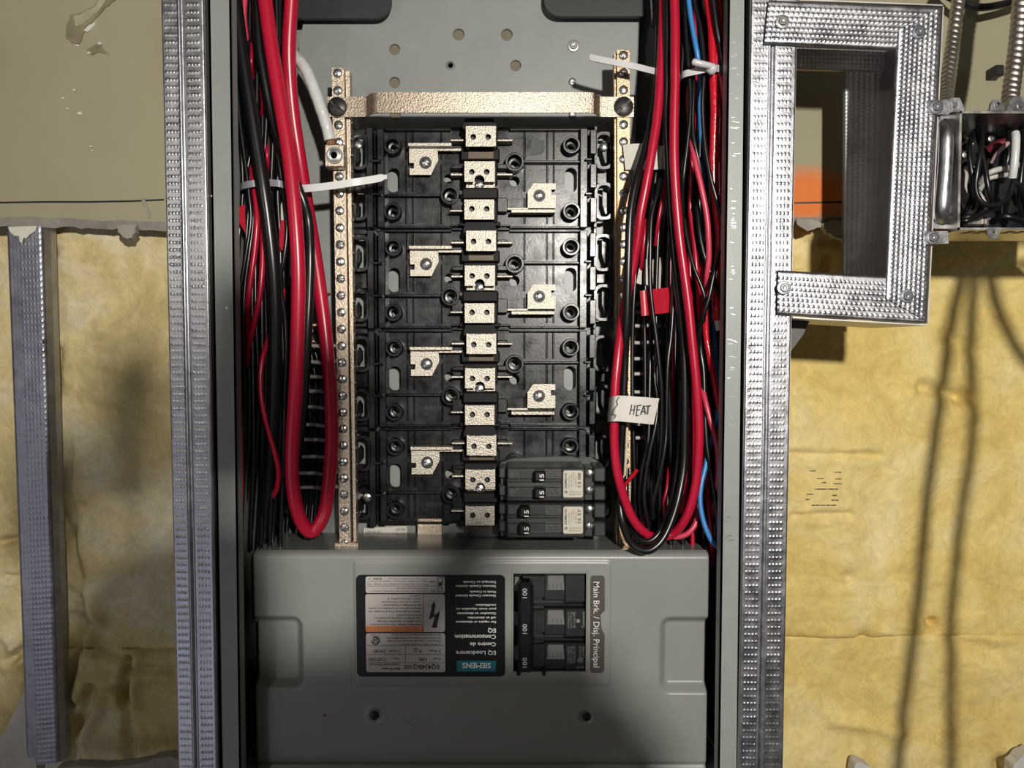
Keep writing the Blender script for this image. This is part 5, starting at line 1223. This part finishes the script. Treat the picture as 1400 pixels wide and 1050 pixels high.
# screws and clips on the back plate inside
for x, y in ((1321, 186), (1327, 197), (1354, 190), (1318, 212)): part_copy(S_pan, 'inner_screw', jb, P(x, y, .048), (0, x, 0))
q = MB(); q.pbox(1322, 292, 1346, 308, .044, .050, .001); q.pbox(1350, 296, 1356, 310, .040, .046, .001); q.build('inner_clamp', boxm, jb)
JW = lambda label, pts, r, m: cable('box_wire', label, pts, r, m, None, 9, 5, ref=.02)
JW('black wire folded in a tall loop in the device box, left strand', [(1338, 175, .030), (1329, 186, .018), (1325, 205, .012), (1327, 226, .010), (1331, 250, .010), (1334, 270, .014), (1330, 285, .024)], 3.4, blk)
JW('black wire curving through the device box to the white taped wire', [(1337, 172, .020), (1343, 180, .012), (1341, 205, .006), (1336, 235, .005), (1334, 258, .006), (1341, 275, .006), (1354, 281, .006), (1368, 278, .007), (1379, 268, .009), (1384, 252, .010), (1385, 240, .012)], 3.5, blk)
JW('black wire crossing behind the curved one in the device box', [(1333, 178, .024), (1339, 195, .018), (1346, 225, .014), (1350, 250, .012), (1354, 270, .014), (1358, 285, .022)], 3.5, blk)
JW('black wire lying across the bottom of the device box', [(1310, 296, .014), (1318, 302, .008), (1330, 298, .008), (1346, 290, .012), (1366, 284, .022)], 3.2, blk)
JW('black wire rising behind the left inner side of the device box', [(1314, 228, .034), (1322, 224, .026), (1333, 232, .024), (1330, 262, .020), (1322, 285, .022), (1314, 294, .030)], 3.2, blk)
JW('white wire bent across the middle of the device box', [(1340, 250, .030), (1350, 238, .022), (1364, 232, .020), (1378, 230, .024), (1392, 226, .034)], 4.0, whitew)
JW('second white wire just under the bent one in the device box', [(1338, 262, .034), (1348, 246, .028), (1362, 241, .026), (1376, 239, .030)], 3.8, whitew)
JW('white wire curling at the lower left of the device box', [(1312, 232, .038), (1318, 240, .030), (1316, 256, .028), (1319, 270, .028), (1326, 280, .034)], 5.5, whitew)
JW('white wire scrap under the black loop in the device box', [(1338, 262, .022), (1342, 270, .018), (1348, 280, .020), (1352, 286, .030)], 3.0, whitew)
JW('white taped wire end standing at the right of the device box', [(1388, 182, .010), (1389, 190, .008), (1388, 210, .007), (1386, 230, .008), (1384, 243, .010)], 5.2, white)
JW('dull red wire behind the white ones in the device box', [(1352, 205, .040), (1364, 198, .036), (1378, 194, .036), (1392, 196, .042)], 6.5, mat('dark_red_wire', (.12, .010, .018), .5))
JW('pale pinkish wire slanting up across the dull red one', [(1356, 222, .034), (1362, 212, .030), (1370, 203, .028), (1378, 196, .030)], 3.0, mat('pale_pink_wire', (.42, .30, .29), .5))
JW('dark blue wire at the right inside the device box', [(1384, 262, .034), (1390, 276, .028), (1400, 284, .028), (1412, 282, .034)], 4.5, mat('navy_insulation', (.012, .018, .045), .4))
JW('dark grey wire across the top of the device box', [(1360, 168, .030), (1374, 163, .022), (1388, 160, .020), (1404, 158, .026)], 3.2, blk)
JW('black wire looping at the right of the device box', [(1372, 300, .030), (1378, 270, .016), (1388, 250, .014), (1398, 262, .016), (1404, 290, .026)], 3.6, blk)
JW('black wire running up the right part of the device box', [(1398, 300, .030), (1394, 270, .022), (1396, 240, .020), (1400, 205, .022), (1396, 170, .034)], 3.6, blk)
JW('thick black wire bundle end low in the device box', [(1356, 304, .034), (1370, 296, .026), (1386, 298, .024), (1402, 304, .030)], 4.4, blk)
JW('black wire behind the white taped end in the device box', [(1370, 250, .036), (1376, 225, .030), (1380, 200, .030), (1378, 170, .036)], 3.4, blk)
# connectors at the top
for i, (poly, lb) in enumerate(((([(1288, 153), (1290, 146), (1300, 134), (1312, 133.5), (1318, 146), (1319, 153)]), 'saddle connector where the left conduit enters the device box'), (([(1376, 152), (1381, 138), (1386, 133), (1398, 132), (1416, 133), (1418, 152)]), 'saddle connector where the right conduit enters the device box'))):
    q = MB(); q.ppoly(poly, .010, .040); cn = q.thing('conduit_connector', galv, lb, 'connector', smooth=0)
    q = MB(); cx = sum(p_[0] for p_ in poly) / len(poly)
    q.lathe(P(cx, 144, .010), [(M(4, .01), 0), (M(3.4, .01), -.0016), (.0003, -.0016)], 12); q.build('clamp_screw', steel, cn)
def conduit(label, pts, rpx, ref):
    pp = spline([P(*p_) for p_ in pts], 60); r0 = M(rpx, ref); pitch = M(8.9, ref)
    L = sum((pp[i + 1] - pp[i]).length for i in range(len(pp) - 1)); n = int(L / .00055); cum = [0]
    for i in range(len(pp) - 1): cum.append(cum[-1] + (pp[i + 1] - pp[i]).length)
    res = []; j = 0
    for i in range(n + 1):
        s = L * i / n
        while j < len(pp) - 2 and cum[j + 1] < s: j += 1
        f = (s - cum[j]) / max(1e-9, cum[j + 1] - cum[j]); res.append(pp[j].lerp(pp[j + 1], min(1, f)))
    def rf(s, a):
        ph = (s / pitch + a / (2 * math.pi)) % 1.0
        return r0 * (1 - .17 * (abs(2 * ph - 1) ** 3))
    q = MB(); q.tube(res, r0, 22, rfun=rf); q.thing('flexible_conduit', conduit_m, label, 'conduit', smooth=80)
conduit('spiral steel conduit dropping into the left end of the device box', [(1340, -160, .080), (1322, -60, .075), (1313, -20, .072), (1308, 15, .068), (1302, 60, .062), (1296, 105, .050), (1294, 128, .040), (1293, 146, .028)], 8.6, .06)
conduit('thicker spiral steel conduit dropping into the device box at the right edge', [(1410, -160, .042), (1402, -60, .040), (1397, -15, .038), (1394, 30, .036), (1390, 70, .034), (1385, 105, .031), (1382, 128, .028), (1381, 144, .024)], 11.0, .034)
# strap clip and dark rod at the very top behind the conduits
q = MB(); q.tube(spline([P(1290, -8, .110), P(1320, 6, .100), P(1345, 10, .098), P(1380, 4, .100), P(1410, -4, .104)], 5), M(5, .1), 10); q.thing('dark_cable', blk, 'dark cable sagging across the board above the conduits', 'wire')
q = MB(); q.pbox(1361, 88, 1374, 103, .112, WY, .001); q.thing('board_clip', blackm, 'small dark clip on the board between the two conduits', 'clip')
# thin black plates over the notched corners at the top of the pan
for poly, lb in ((arc(512, 2, 23, 90, 0) + [(535, -45), (372, -45), (372, 25)], 'black corner shield at the top left of the panel box, rounded lower corner'),
                 ([(884, 22), (884, -45), (744, -45)] + arc(766, 0, 22, 180, 90), 'black corner shield at the top right of the panel box, rounded lower corner')):
    q = MB(); q.ppoly(poly, .080, .084); q.thing('corner_infill', mat('infill_black', (.016, .016, .017), .5, 0, .2, 60), lb, 'infill', smooth=0)
# ------------------------------------------------------------------ unseen photographer with head lamp and phone, hands shaped to cast shade
jac = mat('dark_jacket', (.03, .03, .035), .9); skin = mat('skin', (.42, .26, .19), .5); hair = mat('dark_hair', (.02, .015, .012), .7)
pr = root('person', 'unseen person in a dark jacket wearing a head lamp, holding up a phone before the panel', 'person', (.22, -1.15, -1.55))
def skinned(name, verts, edges, m, root_i=0, sub=2):
    me = bpy.data.meshes.new(name); off = pr.location
    me.from_pydata([tuple(Vector(v[:3]) - off) for v in verts], edges, []); me.materials.append(m)
    o = bpy.data.objects.new(name, me); C.objects.link(o); o.parent = pr
    sk = o.modifiers.new('skin', 'SKIN'); sk.use_smooth_shade = True
    for i, v in enumerate(verts):
        me.skin_vertices[0].data[i].radius = (v[3], v[4] if len(v) > 4 else v[3]); me.skin_vertices[0].data[i].use_root = i == root_i
    su = o.modifiers.new('sub', 'SUBSURF'); su.levels = sub; su.render_levels = sub
    return o
skinned('body', [(.22, -1.15, -.62, .15, .11), (.21, -1.15, -.38, .13, .10), (.21, -1.15, -.18, .15, .11), (.21, -1.15, 0.0, .055),
                 (.39, -1.14, -.13, .065), (.46, -.90, -.36, .047), (.19, -.60, -.13, .030), (.03, -1.14, -.13, .065), (-.06, -.88, -.40, .047), (-.006, -.607, .03, .048),
                 (.31, -1.15, -.72, .095), (.32, -1.13, -1.11, .065), (.32, -1.16, -1.49, .045), (.32, -1.06, -1.53, .04),
                 (.13, -1.15, -.72, .095), (.12, -1.13, -1.11, .065), (.12, -1.16, -1.49, .045), (.12, -1.06, -1.53, .04)],
        [(0, 1), (1, 2), (2, 3), (2, 4), (4, 5), (5, 6), (2, 7), (7, 8), (8, 9), (0, 10), (10, 11), (11, 12), (12, 13), (0, 14), (14, 15), (15, 16), (16, 17)], jac)
hd = skinned('head', [(.21, -1.145, .03, .05), (.205, -1.13, .10, .066, .075), (.20, -1.13, .17, .078, .09), (.20, -1.14, .225, .05, .06)], [(0, 1), (1, 2), (2, 3)], skin)
q = MB(); q.lathe((.204, -1.048, .122), [(.0001, .02), (.010, .010), (.013, -.004), (.0001, -.012)], 10)
for sx in (-.03, .03): q.lathe((.204 + sx, -1.052, .145), [(.0001, .002), (.009, .004), (.011, .012)], 10)
q.box(.180, .226, -1.052, -1.046, .088, .094, .002); q.build('face', skin, hd)
q = MB(); q.lathe((.20, -1.135, .25), [(.0001, -.02), (.05, -.015), (.06, .02), (.0001, .05)], 14); q.build('hair', hair, hd)
def hand(palm, fingers):
    skinned('hand', palm, [(k, k + 1) for k in range(len(palm) - 1)], skin, 0, 1)
    for vs in fingers: skinned('finger', vs, [(k, k + 1) for k in range(len(vs) - 1)], skin, 0, 1)
hand([(0.010, -.597, -0.095, .02, .028), (0.009, -.575, -0.030, .03, .048), (0.009, -.562, 0.042, .042, .057), (0.009, -.556, 0.064, .015, .055)],
     [[(-0.034, -.560, 0.047, .0125), (-0.038, -.552, 0.072, .013), (-0.038, -.545, 0.092, .011)], [(-0.006, -.558, 0.062, .014), (-0.010, -.550, 0.097, .0145), (-0.008, -.543, 0.123, .011)],
      [(0.024, -.558, 0.062, .014), (0.025, -.550, 0.102, .0145), (0.026, -.543, 0.134, .011)], [(0.052, -.558, 0.057, .0135), (0.055, -.551, 0.090, .0135), (0.055, -.544, 0.118, .010)],
      [(0.047, -.568, -0.020, .014), (0.078, -.556, 0.017, .014), (0.098, -.548, 0.044, .014), (0.106, -.545, 0.064, .012)]])
hand([(.187, -.60, -.125, .03, .022), (.150, -.560, -.075, .034, .018), (.125, -.553, -.040, .034, .014)],
     [[(.14, -.552, -.025, .010), (.148, -.540, -.012, .009), (.142, -.524, -.016, .008)], [(.15, -.555, -.04, .010), (.158, -.540, -.028, .009), (.150, -.523, -.028, .008)],
      [(.155, -.557, -.055, .010), (.160, -.540, -.044, .009), (.152, -.522, -.042, .008)], [(.158, -.56, -.068, .009), (.162, -.542, -.058, .008), (.152, -.523, -.056, .007)], [(.13, -.56, -.07, .011), (.105, -.552, -.062, .010), (.085, -.547, -.05, .009)]])
ph = MB(); ph.box(-.062, .142, -.542, -.530, -.066, .0085, .003); ph.thing('phone', blackm, 'phone held up in landscape before the open panel', 'phone')
hl_ = root('head_lamp_unit', 'head lamp on the forehead of the person', 'lamp', (.20, -1.03, .20))
q = MB(); q.lathe((.20, -1.006, .20), [(.020, 0), (.024, -.002), (.024, -.022), (.012, -.030)], 16, cap=False); q.build('housing', blackm, hl_)
# ------------------------------------------------------------------ unseen leads traced back from their shadows, with a hook to hold them
LP = Vector((.20, -1.00, .20))
def from_shadow(px, py, yw=.155, yc=-.15):
    s = P(px, py, yw); f = (yc - LP.y) / (yw - LP.y); return LP + (s - LP) * f
q = MB(); q.tube(spline([from_shadow(x, y) for x, y in ((1225, 1200), (1236, 1050), (1247, 930), (1258, 830), (1272, 680), (1287, 540), (1302, 440), (1318, 370), (1334, 345), (1348, 365), (1362, 410), (1378, 450), (1402, 492), (1450, 530), (1520, 545))], 6), .0042, 10)
q.thing('extension_lead', blk, 'black lead draped over a hook at the right, outside the opening', 'cord', smooth=60)
q = MB(); q.tube(spline([from_shadow(x, y) for x, y in ((1312, 1200), (1309, 1050), (1305, 930), (1306, 820), (1318, 720), (1332, 600), (1328, 500), (1330, 420), (1338, 352), (1352, 352), (1380, 330), (1450, 330), (1520, 345))], 6), .0038, 10)
q.thing('extension_lead', blk, 'second black lead hanging beside the first over the hook', 'cord', smooth=60)
q = MB(); a_ = from_shadow(1336, 352) + Vector((0, 0, -.006)); q.tube([a_ + Vector((-.004, -.004, .01)), a_, a_ + Vector((.06, .02, .0)), a_ + Vector((.30, .26, .0))], .003, 8); q.thing('wall_hook', galv_dull, 'long steel hook carrying the leads', 'hook', smooth=60)
